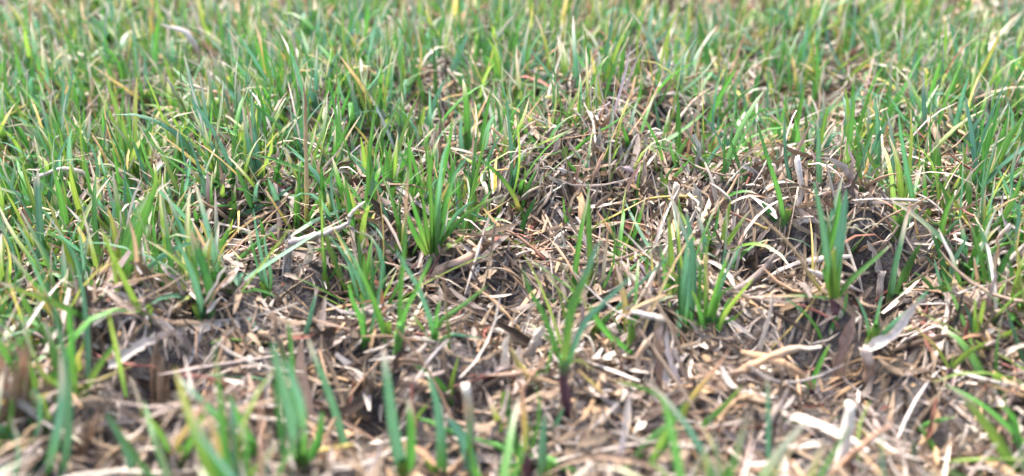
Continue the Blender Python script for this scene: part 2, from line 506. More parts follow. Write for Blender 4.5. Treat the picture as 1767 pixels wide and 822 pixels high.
def build_traced(text):
    for idx, (name, cat, label, phrase, pieces) in enumerate(parse(text)):
        r = np.random.default_rng(1000 + idx)
        if name == 'grass_blade':
            name, cat = ('grass_shoot', 'grass shoot') if len(pieces) > 1 else ('grass_sprout', 'grass blade')
        if name == 'fallen_stem':
            name = 'fallen_straw'
        first = None; built = []
        pieces = sorted(pieces, key=lambda p: 0 if p[0] == 'k' else 1)
        green = name in ('grass_shoot', 'grass_sprout')
        if green and pieces[0][0] != 'k':
            pieces = sorted(pieces, key=lambda p: -p[4][0][1])
        for j, (kind, lying, w, codes, pix) in enumerate(pieces):
            lean = r.uniform(-0.30, 0.30)
            base = None
            if first is not None and not green and not lying:
                # later pieces of one dead thing hang together in its plane
                base = first
            if green and first is not None and (stem or 0 <= low - pix[0][1] < 26):
                base = first            # leaves of one shoot rise from one foot
            P = spine(pix, lying, lean if (base is None or green) else 0.0, base)
            if first is None:
                first = P[0].copy(); low = pix[0][1]; stem = kind == 'k'
            if base is None and not lying:
                g = P[0].copy(); g[2] -= 0.0022
                P = np.vstack([g, P])
            built.append((kind, part_mesh(kind, w * (1.15 if phrase else 1.0), codes, P, r)))
        org = first.copy()
        TRACED_BASES.append(org[:2])
        if phrase in ('the pale forked stalk', 'the purple-stemmed shoot', 'the broad twin-bladed shoot', 'the dense bluish tuft', 'the large fan tuft', 'the tall V-shaped shoot', 'the pink-tipped shoot', 'the very dark curved blade', 'the grey dead tuft', 'the white curled leaf', 'the tall curved left blade', 'the broad blurred pair'):
            KEY_BASES.append((org[0], org[1], .045, .0085))
        KEY_BASES.append((org[0], org[1], (.030 if phrase else .010), (.0055 if phrase else .0028)))
        if len(built) == 1:
            kind, (V, F, c, rb, m) = built[0]
            o = link(name, make_mesh(name, V - org, F, c, rb, m), loc=org)
        else:
            o = link(name, None, loc=org)
            if green and not any(k == 'k' for k, _ in built):
                V, F, c, rb, m = sheath_mesh(org, r)
                link('sheath', make_mesh('sheath', V - org, F, c, rb, m), parent=o)
            for kind, (V, F, c, rb, m) in built:
                pn = 'sheath' if (green and kind == 'k') else PART_NAME[kind]
                link(pn, make_mesh(pn, V - org, F, c, rb, m), parent=o)
        tag(o, label, cat, GROUPS[cat])
        if phrase:
            q = pieces[0][4]
            LANDMARKS.append((sum(p[0] for p in q) / len(q), q[0][1], phrase))

TRACE = """
# name|category|label|anchor phrase  then blades: kind+width colours points (zoomed-crop coordinates)
@B1
grass_shoot|grass shoot|upright bluish shoot with overlapping blades just left of the pale forked stalk|the bluish upright shoot
b40 gbbb 720,810 690,600 640,350 605,130
b30 gbgs 715,810 660,640 600,430 560,250
b34 gbb 735,810 740,650 700,450 690,330
b24 gg 700,800 600,775 470,735
dead_stalk|dead stalk|pale grey T-shaped broken dead stalk with long sideways arm|the pale forked stalk
k95 twww 855,660 865,520 880,400 862,290
s52 wwww 880,395 1000,362 1180,312 1345,245
s30 wss 1325,250 1370,150 1460,80
d60 twss 940,690 1010,580 1040,440 1000,385
grass_shoot|grass shoot|dark green upright blades directly behind the pale forked stalk|
b45 dgg 930,345 925,150 935,-80
b40 dgg 910,340 830,190 760,110
b30 gyo 900,330 800,150 710,10
grass_shoot|grass shoot|pair of thin curved green stems right of the pale forked stalk|
b25 dgg 1160,745 1158,600 1155,450
b26 dggg 1165,735 1225,610 1238,510 1215,440
b28 gll 1150,700 1130,300 1130,0
fallen_straw|straw|brown straw leaning up rightwards in front of the pale forked stalk|
s24 gtto 800,822 900,740 990,680 1070,625
@P
dried_straw|straw|tall thin orange dried straw standing above the left turf|the tall orange straw
s8 lyoor 531,410 530,360 528,260 526,152
grass_shoot|grass shoot|long grey green blade arching leftwards between forked stalk and tall green shoot|
b11 gggbg 672,594 650,530 625,475 605,440 572,388
b8 lgg 668,596 655,560 640,520
grass_shoot|grass shoot|tall green V-shaped shoot with brown dried blade tip|the tall V-shaped shoot
k12 pgg 684,618 687,590 692,562
b11 ggggdot 686,610 690,566 692,498 698,430 701,350 704,290
b10 gggg 688,606 698,543 720,498 736,464 745,442
@B5
grass_shoot|grass shoot|stubby broad green blade beside a narrow pale lined blade|
b70 dggg 230,755 200,560 130,400 95,260
b30 gg 235,740 205,470 190,390
b40 gbbb 255,755 280,550 330,330 355,0
grass_shoot|grass shoot|spreading green shoot with one short fat blade pointing right|
b62 ggbbb 740,785 738,620 640,330 540,150 450,0
b50 gg 748,780 765,500 800,360
b60 gggg 750,780 790,560 960,430 1155,280
b35 gll 725,780 670,620 560,470
b40 gbb 765,760 900,690 1235,715
fallen_straw|straw|thin pale green straw standing upright right of the short fat blade|
s28 llloo 865,822 855,650 840,450 825,330 805,140
fallen_straw|straw|long orange straw arching low across the centre foreground|
s27 ooro 1215,775 1080,712 850,648 590,500
fallen_straw|straw|brown straw slanting across the base of the stubby broad blade|
s26 otot 0,745 150,620 330,500 440,420
fallen_straw|straw|orange to yellow straw slanting left of the tall V-shaped shoot|
s34 yyoo 450,350 380,250 300,140 220,0
fallen_stem|stem|thick tan fallen stem lying behind the short fat blade|the thick fallen stem
k~62 ttott 680,255 830,220 960,180 1080,90 1180,10
fallen_straw|straw|pinkish grey straw lying level behind the centre clump|
s~24 wwrw 1250,130 1400,110 1560,80 1767,60
fallen_straw|straw|pale orange straw bent downward right of the thick fallen stem|
s22 oos 1425,265 1290,155 1060,148
fallen_straw|straw|bright orange flattened straw curving down right of the short fat blade|
d34 yoot 1430,665 1330,520 1150,350 960,218
fallen_straw|straw|short reddish straw lying right of the short fat blade|
s~28 rr 880,572 1020,460
@P
grass_shoot|grass shoot|star-shaped green shoot on a dark purple stem in the centre foreground|the purple-stemmed shoot
k15 ppppg 981,712 976,690 973,665 973,640 973,618
b13 ggggd 968,630 952,581 934,536 914,502 899,458
b19 glggbb 974,632 979,581 986,536 1002,495 1018,457 1036,411
b14 lgg 972,630 979,540 984,510
b13 gbbbb 979,632 997,581 1015,549 1045,520 1098,469
b9 gg 966,625 955,600 941,648
b6 ly 984,628 1000,622 1030,645
@B6
grass_shoot|grass shoot|low shoot sending a long straight bluish blade up right beside the purple-stemmed shoot|
b36 gbbb 580,785 760,545 950,350 1140,175
b40 ggll 570,790 640,660 830,560 1130,552
b30 gto 575,790 620,660 770,540
b40 dg 555,790 575,650 590,560
grass_shoot|grass shoot|slim shoot of crossed yellowish and bluish blades behind the purple-stemmed shoot|
b55 lggoo 845,300 780,150 720,60 640,-60 570,-160
b36 gls 810,305 720,220 600,100
b30 gbb 870,290 950,130 1035,5
b40 dgg 940,475 955,250 960,140
b35 gl 930,480 1010,380 1045,325
b36 ll 915,480 820,370 770,300
grass_shoot|grass shoot|dark upright blades just left of the dense bluish tuft|
b45 dgg 1090,525 1085,300 1060,110
b32 dgw 1100,520 1105,200 1105,20
b28 oyl 1010,420 1000,300 985,150
b35 dllos 1195,480 1185,360 1130,290 1070,260
b40 gd 1150,500 1165,420 1180,360
grass_shoot|grass shoot|dense bluish tuft with many tall blades right of centre|the dense bluish tuft
b72 gbbbb 1275,790 1305,500 1310,250 1290,60 1255,-180
b50 gbb 1250,780 1265,450 1275,140
b50 gbb 1225,760 1232,400 1270,10
b40 ddd 1215,740 1198,300 1185,40
b50 gggg 1400,760 1480,440 1530,300 1592,130
b35 ggbw 1410,760 1500,470 1580,270 1645,105
b46 ggoo 1390,740 1415,400 1400,270 1385,190
b50 ggl 1400,740 1340,540 1300,450
b50 gddg 1290,720 1450,672 1560,690 1640,640
b45 glll 1500,760 1540,640 1640,500 1767,355
b40 gg 1480,740 1570,540 1600,500
b40 gg 1350,720 1362,240 1372,75
b30 gl 1390,700 1400,240 1418,80
b36 gg 1450,700 1520,480 1622,415
b70 gdg 1285,800 1290,700 1280,600
forked_straw|straw|small pale forked straw caught on the dense bluish tuft|
s28 sso 1120,590 1230,500 1345,395
s22 ss 1200,625 1150,560 1120,495
@B4
grass_shoot|grass shoot|broad bluish twin-bladed shoot in front of the dark hollow|the broad twin-bladed shoot
b72 lgbbbb 375,815 360,600 330,400 300,200 262,30 240,-85
b105 lgbbb 410,815 405,600 440,400 470,180 490,-10
b75 gll 390,820 380,600 402,420
b48 dgg 385,820 340,680 295,560
b50 gggg 420,820 520,680 680,540 832,405
b38 gbb 425,810 445,560 478,380
b30 ggos 385,830 230,800 -50,800 -260,810
k60 ppp 405,900 402,860 395,815
fallen_straw|straw|long orange and yellow straw leaning left beside the broad twin-bladed shoot|
s30 lyooot 340,822 220,660 140,520 50,400 -60,290 -225,130
grass_shoot|grass shoot|paired shoot with one pink-tipped blade right of the dark hollow|the pink-tipped shoot
b55 gbbbsr 825,822 850,600 900,400 940,220 970,120 985,75
b76 ggdg 865,822 930,650 990,520 1052,405
b30 gg 880,822 960,790 1040,770
dead_stalk|dead stalk|short grey cut stalk standing left of the pink-tipped shoot|
k55 wtww 735,850 745,740 752,680 756,620
grass_shoot|grass shoot|bushy dark shoot with crossing level blade right of the pink-tipped shoot|
b60 gddd 1235,800 1222,560 1160,370 1108,278
b55 gbbb 1255,800 1300,560 1370,420 1420,335
b36 gbb 1215,800 1180,620 1158,515
b45 ggww 1380,800 1300,520 1240,400 1192,285
b30 glll 1140,745 1340,708 1500,680 1612,696
b40 gg 1160,760 1080,670 1000,618
b30 gtt 930,730 1100,620 1240,490
b34 lg 1270,810 1275,740 1290,690
grass_shoot|grass shoot|upright green blades rising from pale thatch behind the bushy dark shoot|
b60 gggg 1205,340 1230,220 1270,100 1322,15
b36 gb 1245,330 1300,260 1355,208
b34 gls 1260,300 1330,120 1400,0
b22 gl 1190,430 1187,360 1185,310
grass_shoot|grass shoot|right hand green shoot mixed with orange dead blades|
b56 gggg 1555,822 1530,600 1480,400 1428,235
b56 gbbb 1600,760 1575,500 1520,310 1478,225
b40 gg 1590,815 1640,720 1712,640
b72 ddd 1620,720 1700,530 1780,400
b50 ggg 1765,800 1742,580 1708,465
b44 yyoor 1585,740 1620,560 1645,440 1646,355
b42 ooo 1495,822 1480,640 1462,500
grass_blade|grass blade|blackish withered upright blade left of the orange dead blades|
b40 kkk 1365,840 1370,640 1376,528
grass_blade|grass blade|yellow blade with brown tip standing behind the pink-tipped shoot|
b35 lyot 1045,410 1020,270 998,130
arched_straw|straw|orange straw bowed into an arch right of the broad twin-bladed shoot|
s25 yooort 520,235 600,162 670,140 740,180 820,310 880,415
fallen_straw|straw|short bright orange straw lying in the thatch right of the dark hollow|
d36 oos 560,475 660,410 825,358
fallen_straw|straw|thin brown straw slanting over thatch above the arched orange straw|
s20 tttt 640,330 800,200 960,120 1175,28
dead_leaf|dead leaf|torn grey dead leaf hanging down the thatch right of the dark hollow|
d60 wwww 745,640 735,560 690,440 650,380
dead_leaf|dead leaf|curled grey dead leaf at the right rim of the broad twin-bladed shoot|
d60 twb 520,330 560,270 600,350
@B3
dead_stalk|dead stalk|thick chopped tan stalk crowning the thatch mound|the chopped mound stalk
k120 tttw 1560,760 1585,640 1605,570 1625,500
d70 tsw 1630,600 1700,560 1790,545
dead_stalk|dead stalk|slender grey dead stalk rising behind the thatch mound|
k42 twtww 1655,475 1685,380 1690,290 1672,190 1658,95
dead_leaf|dead leaf|pair of flat pale dead leaves lying at the left of the dark hollow|
d58 sss 1310,822 1390,730 1470,640
d30 ss 1450,850 1500,780 1532,733
fallen_straw|straw|orange green straw sloping down the left of the thatch mound|
s30 yyort 1450,655 1330,600 1180,530 1110,490
dead_leaf|dead leaf|bent straw coloured dead leaf hooked over the thatch mound|
d40 tsss 1370,305 1362,235 1290,185 1208,138
d30 sss 1290,315 1220,232 1118,222
grass_shoot|grass shoot|tall dark broad blade with narrow partner on the thatch mound|the tall dark mound blade
b50 gggdd 1548,600 1530,430 1480,250 1430,90 1345,-180
b50 dd 1500,590 1440,500 1385,435
b34 dd 1565,560 1610,480 1660,420
grass_blade|grass blade|pale bluish blade standing right of the tall dark mound blade|
b40 gbbb 1630,400 1600,250 1570,80 1560,-240
grass_shoot|grass shoot|thin blades crossing over pale thatch left of the dense bluish tuft|
b50 gggt 378,822 440,620 480,480 505,380
b26 gg 448,822 446,770 444,715
b30 gbb 465,822 560,700 640,600
b20 gts 560,822 540,650 515,500
b20 oro 530,800 450,650 350,570
grass_shoot|grass shoot|thin bright upright blade beside a brown dead one on the thatch ridge|
b30 lggl 440,530 438,400 450,250 485,125
b46 tttr 300,470 350,370 400,260 470,145
grass_shoot|grass shoot|small two-bladed shoot poking from the thatch ridge|
b40 ggb 648,390 625,280 627,155
b30 ggb 652,385 672,230 736,148
grass_shoot|grass shoot|small curved green shoot left of the chopped mound stalk|
b35 ggg 805,720 772,520 750,375
b30 gl 775,490 810,440 858,392
b32 glly 880,660 940,600 1000,560 1095,528
dead_stalk|dead stalk|brown weathered stalk standing in the middle thatch ridge|
k48 ttts 690,660 715,540 725,430 740,300
dead_leaf|dead leaf|wide mauve dead leaf standing in the thatch ridge|
d85 www 900,520 895,400 880,290
grass_shoot|grass shoot|bright tuft with long arching straw tip behind the thatch ridge|
b45 dgg 740,175 760,60 830,-60
b36 gg 735,170 700,50 690,-20
b30 glllso 790,150 850,105 950,85 1100,75 1250,80 1380,102
b36 gl 880,200 860,120 800,60
b50 gbb 950,210 1010,80 1085,-10
b36 ll 925,240 1040,160 1145,88
b40 gg 920,220 905,100 850,0
grass_blade|grass blade|single green blade leaning left above the hooked dead leaf|
b48 ggg 1300,320 1220,170 1150,-40
@B2
grass_shoot|grass shoot|large green fan tuft spreading broad blades left of centre|the large fan tuft
b52 lggg 412,835 395,740 372,600 348,380
b60 lgg 385,835 280,650 235,530
b55 lgg 395,830 310,560 248,370
b55 lgbb 450,835 560,600 640,500 745,425
b45 lggls 455,835 560,660 700,520 880,415 985,378
b50 lll 460,835 600,745 672,690
b50 lll 470,840 540,780 612,755
b40 sss 470,830 520,600 540,400 565,365
b36 lllys 400,830 430,560 470,460 540,320 668,168
b50 lgg 435,835 455,720 500,560
b46 gggg 425,830 420,500 405,250 385,-60
b42 ggg 440,820 460,330 512,175
b50 ggg 460,820 540,330 607,85
b46 gbb 455,800 490,190 552,-40
b50 dgb 470,800 570,290 710,65
grass_shoot|grass shoot|group of leaning blades behind left of the large fan tuft|
b50 dd 262,400 290,280 322,188
b50 gggw 105,470 140,300 155,220 176,138
b60 ggg 250,420 245,150 240,-60
b42 ggg 365,370 320,250 262,40
b46 gbbb 97,470 40,370 -60,240 -200,90
fallen_straw|straw|long pale green straw leaning right over the large fan tuft|
s32 lllsss 575,400 640,300 700,210 770,110 875,8
grass_blade|grass blade|very dark green curved blade standing alone on bare thatch|the very dark curved blade
b52 kddd 1098,715 1130,570 1185,465 1218,392
grass_shoot|grass shoot|arching yellow-based blade bending left beside upright green blades|
b52 tylggb 1082,575 1070,450 1020,350 950,255 830,140 708,65
b50 dgg 1105,480 1150,330 1225,172
b30 gl 1120,470 1130,300 1132,165
b40 ggg 1075,260 1200,130 1420,40
b26 oo 1030,300 1045,180 1060,90
grass_shoot|grass shoot|low bluish blade bowed leftwards behind the orange pink straw|
b50 gbbb 1060,822 960,700 860,590 700,515
b36 ttoo 1110,820 990,700 880,560 805,475
b36 lllss 930,822 800,740 700,660 630,590
b40 dd 770,760 775,680 790,590
fallen_straw|straw|orange pink straw sloping down right past the very dark curved blade|
s28 rroot 1320,920 1220,815 1080,700 970,640 930,575
arched_straw|straw|thin white straw looped like a hook behind the very dark curved blade|
s18 wsssw 1230,485 1240,350 1262,220 1300,160 1390,225
arched_straw|straw|white kinked straw right of the thin hooked straw|
s22 wsss 1335,430 1290,370 1280,335 1365,305
arched_straw|straw|pale looped straw standing high on the thatch ridge|
s22 tsw 1410,260 1435,140 1500,68
fallen_straw|straw|long mauve straw lying aslant on the thatch ridge|
s~22 wwww 1150,550 1300,460 1420,380 1500,290
grass_shoot|grass shoot|short bright shoot right of the very dark curved blade|
b30 ggg 1445,640 1432,520 1418,398
b32 ggg 1450,640 1465,520 1490,440
b32 gbb 1570,700 1510,630 1450,578
b26 lll 1450,740 1580,680 1780,550
b22 lls 1545,800 1600,620 1658,455
dead_leaf|dead leaf|two white splinters of dead leaf sticking up right of the very dark curved blade|
d34 www 1452,860 1432,740 1410,625
d34 www 1650,860 1580,740 1518,675
grass_blade|grass blade|bluish blade lying nearly flat behind the purple-stemmed shoot|
b34 gbbg 1110,840 1290,815 1400,805 1610,800
@B8
grass_shoot|grass shoot|small purple-footed shoot standing on bare litter at right foreground|the purple-footed shoot
b52 pgggl 445,815 470,660 510,560 560,460 585,415
b34 pggl 435,815 395,690 340,610 280,550
k26 ppp 440,830 440,800 436,770
grass_blade|grass blade|kinked green blade rising behind the purple-footed shoot|
b48 gggg 560,420 610,280 685,170 718,15
grass_blade|grass blade|slim arched blade left of the kinked green blade|
b36 gggb 525,410 480,290 380,170 225,48
grass_shoot|grass shoot|bluish shoot half hidden by the white curled dead leaf|
b36 ggbb 885,400 862,240 820,130 775,45
b50 ggb 905,395 940,220 982,25
b60 gbbb 920,400 1080,250 1200,150 1345,-5
b30 dtt 885,400 990,280 1085,170
dead_leaf|dead leaf|large white curled dead leaf on a standing brown stub|the white curled leaf
k70 ttts 880,700 890,600 870,520 850,455
d74 swwwt 850,465 1000,385 1130,275 1240,120 1345,65
fallen_straw|straw|twisted white straw right of the white curled leaf|
s34 wwww 1040,490 1160,385 1300,320 1435,268
dead_leaf|dead leaf|wide brown split sheath standing left of the white curled leaf|
d90 ttttt 610,740 640,600 680,440 730,280 765,170
d60 ttt 650,740 690,600 770,420
dead_leaf|dead leaf|brown folded dead leaf in front of the twisted white straw|
d95 ttt 960,640 1050,570 1140,480
dead_stalk|dead stalk|red stem standing beside the right hand light green shoot|the red stem
s36 rrr 1590,480 1615,350 1635,220
grass_blade|grass blade|blackish purple blade leaning right beside the red stem|
b50 rkkk 1480,450 1530,300 1570,170 1595,20
grass_shoot|grass shoot|flat spreading light green shoot on pale thatch below the red stem|
k45 ppp 1480,720 1485,660 1495,595
b42 llyyo 1495,600 1400,440 1300,350 1250,300 1205,245
b62 lll 1510,600 1620,490 1790,390
b30 gl 1505,590 1515,540 1525,495
grass_shoot|grass shoot|light green fan-shaped shoot right of the red stem|
b42 gbb 1690,350 1650,200 1595,85
b60 lll 1695,350 1740,180 1762,75
b36 gll 1685,340 1692,200 1690,40
b30 bb 1640,410 1650,340 1668,270
arched_straw|straw|dark red straw arching low in front of the dark hollow|
s22 rrroo 645,265 480,165 370,120 150,122 -20,150
dried_straw|straw|wide grey upright straw standing left of the kinked green blade|the grey upright straw
d48 wwwww 25,550 60,420 100,290 135,130 155,-10
@P
grass_blade|grass blade|yellow and orange blurred blade slanting up right in front of the grey upright straw|
b15 glyot 1172,740 1185,700 1212,662 1240,630 1262,597
grass_blade|grass blade|long tan and orange blurred blade lying slanted towards the purple-footed shoot|
d17 gtots 1236,662 1290,634 1345,612 1380,602 1418,598
@A7
grass_blade|grass blade|very tall blurred bluish blade in the left foreground|the tall foreground blade
b50 gbbbbb 300,890 340,640 340,350 305,130 265,-20 255,-60
grass_shoot|grass shoot|blurred light green shoot right of the tall foreground blade|
b45 lgg 385,450 365,200 352,-70
b60 llg 400,470 480,300 595,135
b30 ll 390,330 410,200 455,65
b32 gll 640,420 590,180 548,-10
b40 gl 390,450 290,360 190,290
grass_shoot|grass shoot|blurred short blades at the lower left corner|
b36 dl 275,600 240,500 215,410
b50 ggg -10,700 50,560 62,420
grass_blade|grass blade|blurred pale yellow blade standing in front of the fat brown stub|
b46 llsw 745,600 715,470 690,390 655,310
grass_blade|grass blade|broad blurred teal blade leaning left at the lower left|
b70 bbb 690,830 630,650 535,505
grass_shoot|grass shoot|pair of crossed blurred green blades in the lower left foreground|
b56 ggbs 1210,640 1060,480 960,380 875,290
b60 ggl 915,760 990,590 1055,460
b42 gl 855,700 800,590 740,515
b40 yyot 860,710 960,560 1020,470 1080,375
fallen_straw|straw|pink red straw sloping in the left foreground|
s36 ttrrr 1345,475 1180,380 1100,345 1000,315 915,310
fallen_straw|straw|level pale green stem above the pink red straw|
s30 bbb 1390,355 1200,317 1035,313
grass_shoot|grass shoot|dense blurred tuft of tall bluish blades in the left foreground|the blurred foreground tuft
b80 gbbbb 1500,790 1485,600 1440,400 1400,250 1380,135
b70 ggbb 1530,800 1530,500 1480,330 1440,215
b60 ggg 1560,790 1615,620 1632,490
b46 dd 1440,760 1405,450 1390,270
b60 ggg 1300,720 1200,520 1158,410
b40 ggg 1500,700 1475,200 1458,30
b46 oyg 1510,800 1515,600 1540,420
fallen_straw|straw|olive and brown straw leaning behind the blurred foreground tuft|
s36 llto 1470,330 1430,200 1400,90 1375,-20
grass_blade|grass blade|slim bluish blade standing behind the blurred foreground tuft|
b40 gbbb 1520,190 1555,80 1590,-60 1612,-140
grass_blade|grass blade|long blurred bluish blade leaning left at lower centre left|
b62 gbbbs 1760,720 1700,500 1640,330 1595,220 1555,110
fallen_straw|straw|orange bent straw at the foot of the long blurred bluish blade|
s34 roo 1645,770 1648,640 1705,515
dead_stalk|dead stalk|fat brown rotten stub in the left foreground|the fat brown stub
k125 ttttt 810,560 815,460 812,330 815,220 820,95
d64 wwwt 560,262 640,210 720,170 905,85
dead_stalk|dead stalk|blurred brown stub at the left picture edge|
k165 tttot 70,560 80,450 90,330 95,230 90,140
dead_stalk|dead stalk|small ochre stub in front of the fat brown stub|
k80 tot 415,720 450,610 490,505
dead_stalk|dead stalk|blurred bent tan stalk at the bottom left|
k80 sttt 470,840 600,690 720,622 795,632
fallen_stem|stem|pale tan piece of stem beside the left edge stub|
k~60 sos 150,300 230,265 310,235
fallen_straw|straw|grey straw resting against the tall foreground blade|
s36 www 20,480 150,392 295,305
fallen_straw|straw|brown straw at the extreme lower left|
s40 toto -10,735 100,640 220,545
fallen_straw|straw|pale knobbly stick end in front of the blurred foreground tuft|
k46 tww 1480,490 1400,510 1325,520
@A8
grass_shoot|grass shoot|two tall blurred bluish blades at the bottom left of centre|the bottom bluish pair
b75 gbbbbs 315,850 285,700 250,500 228,320 215,230 208,165
b62 gggg 345,840 345,650 345,540 333,415
b36 lll 345,620 385,520 435,455
grass_shoot|grass shoot|broad blurred teal blades at the bottom centre|the bottom teal blades
b72 ggbbb 510,850 512,650 490,460 465,380 435,300
b82 bbb 670,850 620,650 530,520
grass_shoot|grass shoot|small bright Y-shaped shoot behind the bottom teal blades|
k26 ppg 560,500 557,465 552,430
b36 ll 553,440 555,350 592,215
b46 ggg 550,440 480,360 365,255
fallen_straw|straw|pale jointed straw standing in front of the dark recess|
k46 owwos 640,720 650,640 652,560 640,450 630,370
fallen_straw|straw|blurred orange straw at the bottom centre|
s52 oot 530,830 620,725 660,655
fallen_stem|stem|long green creeping stem lying across the bottom centre|
s~44 ggggg 1190,810 1000,785 850,750 650,690 500,630 380,590
grass_shoot|grass shoot|dark green blade paired with a yellow orange one at bottom centre|
k46 ppp 945,840 935,770 925,700
b60 gdd 915,760 865,580 838,430
b42 yyyoo 930,740 930,600 922,480 908,325
grass_shoot|grass shoot|short blurred pale blades right of the yellow orange blade|
b70 gbb 1015,860 1020,650 1032,490
b50 bb 1050,640 1085,560 1125,470
grass_shoot|grass shoot|blurred spreading green shoot right of the bottom centre|
b60 gggg 1440,800 1560,640 1680,540 1740,440
b40 gggl 1690,600 1620,430 1500,370 1380,340
b50 gg 1600,760 1660,620 1720,580
b52 glg 1560,780 1620,640 1690,520
dead_leaf|dead leaf|blurred pale upright dead blade right of the bottom centre|
d36 swws 1400,790 1425,600 1440,500 1462,380
dead_stalk|dead stalk|cut pale stub at the left end of the brown thatch ledge|the cut pale stub
k72 tts 135,430 150,340 160,240
fallen_stem|stem|thick brown stem lying along the foreground thatch ledge|
k~80 ttott 230,300 320,295 420,305 530,325
dead_leaf|dead leaf|cluster of ragged whitish dead leaf ends left of the purple-stemmed shoot|
d60 sss 815,330 830,220 845,120
d60 sww 900,310 895,230 905,160
d72 tws 930,220 970,130 1015,50
d56 tsw 690,355 790,318 895,270
fallen_straw|straw|orange straw sloping down towards the purple stem|
s40 ooyo 1025,375 960,310 900,250 850,160
@B7
dead_tuft|dead tuft|grey brown dead tuft with hanging strands and a bent top|the grey dead tuft
d52 wwts 865,530 885,400 905,290 1005,165
d70 tttw 1030,640 1050,450 1062,260 1085,50
d52 wwwt 1220,630 1170,460 1135,330 1105,90
d46 twt 960,600 985,480 1010,300
d46 twt 1110,660 1100,520 1090,350
d40 sts 1040,420 1000,330 950,270
s50 twww 1085,70 1040,40 950,15 835,-5
d46 twt 940,560 950,470 930,340
d40 ttw 1290,600 1220,420 1150,250
fallen_straw|straw|thin orange brown straw standing left of the grey dead tuft|
s28 orot 775,520 760,400 725,250 665,105
dead_leaf|dead leaf|long flat white dead leaf lying right of the purple stem|
d~70 swwws 770,810 660,735 560,680 440,580 365,500
fallen_straw|straw|thin pink orange straw lying right of the purple stem|
s34 oroyo 755,770 690,695 620,620 500,510 425,440
@A9
grass_blade|grass blade|tall pale blurred blade in front of the grey upright straw|
b42 gbbb 435,850 438,600 435,420 428,265
grass_blade|grass blade|long light green blurred blade slanting across the lower right corner|the long corner blade
b72 ggllt 1710,860 1610,660 1510,520 1420,420 1360,380
grass_shoot|grass shoot|small blurred green shoot left of the long corner blade|
b46 ggg 1320,760 1240,620 1185,535
b36 ggg 1185,590 1270,545 1395,522
b60 dd 1185,850 1178,720 1168,610
fallen_straw|straw|blurred orange straw slanting at the bottom right|
s42 yoot 760,830 880,695 980,615 1085,535
dead_stalk|dead stalk|pale split stick standing at the bottom right|
k50 twws 790,800 820,670 840,570 856,465
dead_leaf|dead leaf|blurred pale orange dead leaf left of the long corner blade|
d60 sos 1330,790 1370,690 1425,595
grass_blade|grass blade|blurred green blade slanting right at lower centre right|
b46 gggl 70,640 110,560 190,490 305,365
grass_blade|grass blade|yellow drooping blade under the long corner blade|
b50 lyyys 1470,490 1560,470 1620,510 1705,610
grass_blade|grass blade|pale bluish blade at the right picture edge|
b36 gbbb 1745,300 1700,150 1670,60 1645,-20
@A4
grass_blade|grass blade|long bright green blade sweeping in low from the left edge|
b46 ggll 430,830 370,785 200,715 -10,635
arched_straw|straw|blurred tan straw arched high near the left edge|
s30 tosww 545,215 470,130 400,75 280,65 160,122
grass_blade|grass blade|tall curved light green blade at centre left|the tall curved left blade
b62 lggggl 640,670 665,520 700,380 750,250 785,150 790,60
grass_blade|grass blade|brown withered blade beside the tall curved left blade|
b36 yoot 695,620 690,520 680,420 648,305
grass_shoot|grass shoot|blurred wide bluish blades near the left edge|
b62 gbbb 215,640 205,400 195,200 190,55
b60 ggg 360,480 320,280 278,90
b60 dd 190,420 150,330 100,215
b42 bbb 345,450 280,350 215,270
grass_shoot|grass shoot|shoot with an orange tipped blade among the left foreground turf|
b46 llyo 490,590 440,460 410,390 378,335
b24 yoo 470,590 360,490 235,438
b42 gg 500,560 480,480 440,400
grass_blade|grass blade|long pale green blade in front of the tall curved left blade|
b46 glll 730,830 640,650 565,490 510,360
b36 ll 600,720 585,600 560,490
grass_blade|grass blade|arched bright blade bowing left on the left thatch|
b36 gll 890,600 820,510 700,480
b30 ly 880,620 845,565 785,540
grass_shoot|grass shoot|broad blurred pale and dark blade pair in the left middle ground|the broad blurred pair
b48 gbbb 1045,850 990,640 935,500 888,408
b54 ggddt 1080,850 1060,680 1020,520 990,440 965,380
grass_shoot|grass shoot|green shoot with yellow blade right of the broad blurred pair|
b60 llgg 1105,640 1105,520 1130,430 1165,355
b30 lly 1095,560 1055,420 1008,315
b34 too 1100,580 1030,440 970,320
b30 ly 1140,660 1128,600 1120,540
arched_straw|straw|brown arched straw in the left turf behind the bluish upright shoot|
s24 ttoo 1190,350 1110,280 1010,228 940,275
grass_shoot|grass shoot|group of upright green blades in the left turf|
b36 ggg 1180,340 1185,250 1192,140
b46 ddg 1285,270 1240,150 1198,65
b36 gg 1105,260 1050,160 1018,88
b36 ggg 1085,200 1150,110 1225,5
b36 gbbb 1200,320 1280,275 1350,240 1485,150
b36 ggo 1445,340 1400,250 1345,170
grass_shoot|grass shoot|upright green blades right of the tall orange straw|
b42 ggg 1640,410 1636,230 1628,45
b36 gg 1545,400 1570,330 1600,250
b40 gg 1500,420 1510,240 1520,20
grass_blade|grass blade|broad green blade above the tall curved left blade|
b60 ggg 870,220 880,100 905,-20
@A1
grass_blade|grass blade|tall lone green blade in the upper left turf|
b48 ggg 780,430 788,260 802,90
arched_straw|straw|pale brown dead blade arched over in the upper left turf|
d38 wwtsw 300,440 320,350 380,278 440,285 480,320
arched_straw|straw|dead tan blade bowed over like a hook at the upper left|
d42 totws 1015,500 1012,300 960,190 900,150 815,128
dead_leaf|dead leaf|grey curled dead blade leaning in the upper left turf|
d34 ttw 680,400 610,310 520,278
grass_shoot|grass shoot|upright blades with one dark curved blade at the left edge|
b46 ddd 80,660 180,540 305,458
b36 gbb 330,760 322,560 320,375
b42 ggg 500,780 520,600 545,425
b36 gg 155,480 145,350 152,235
fallen_straw|straw|long pale straw leaning left above the left turf|
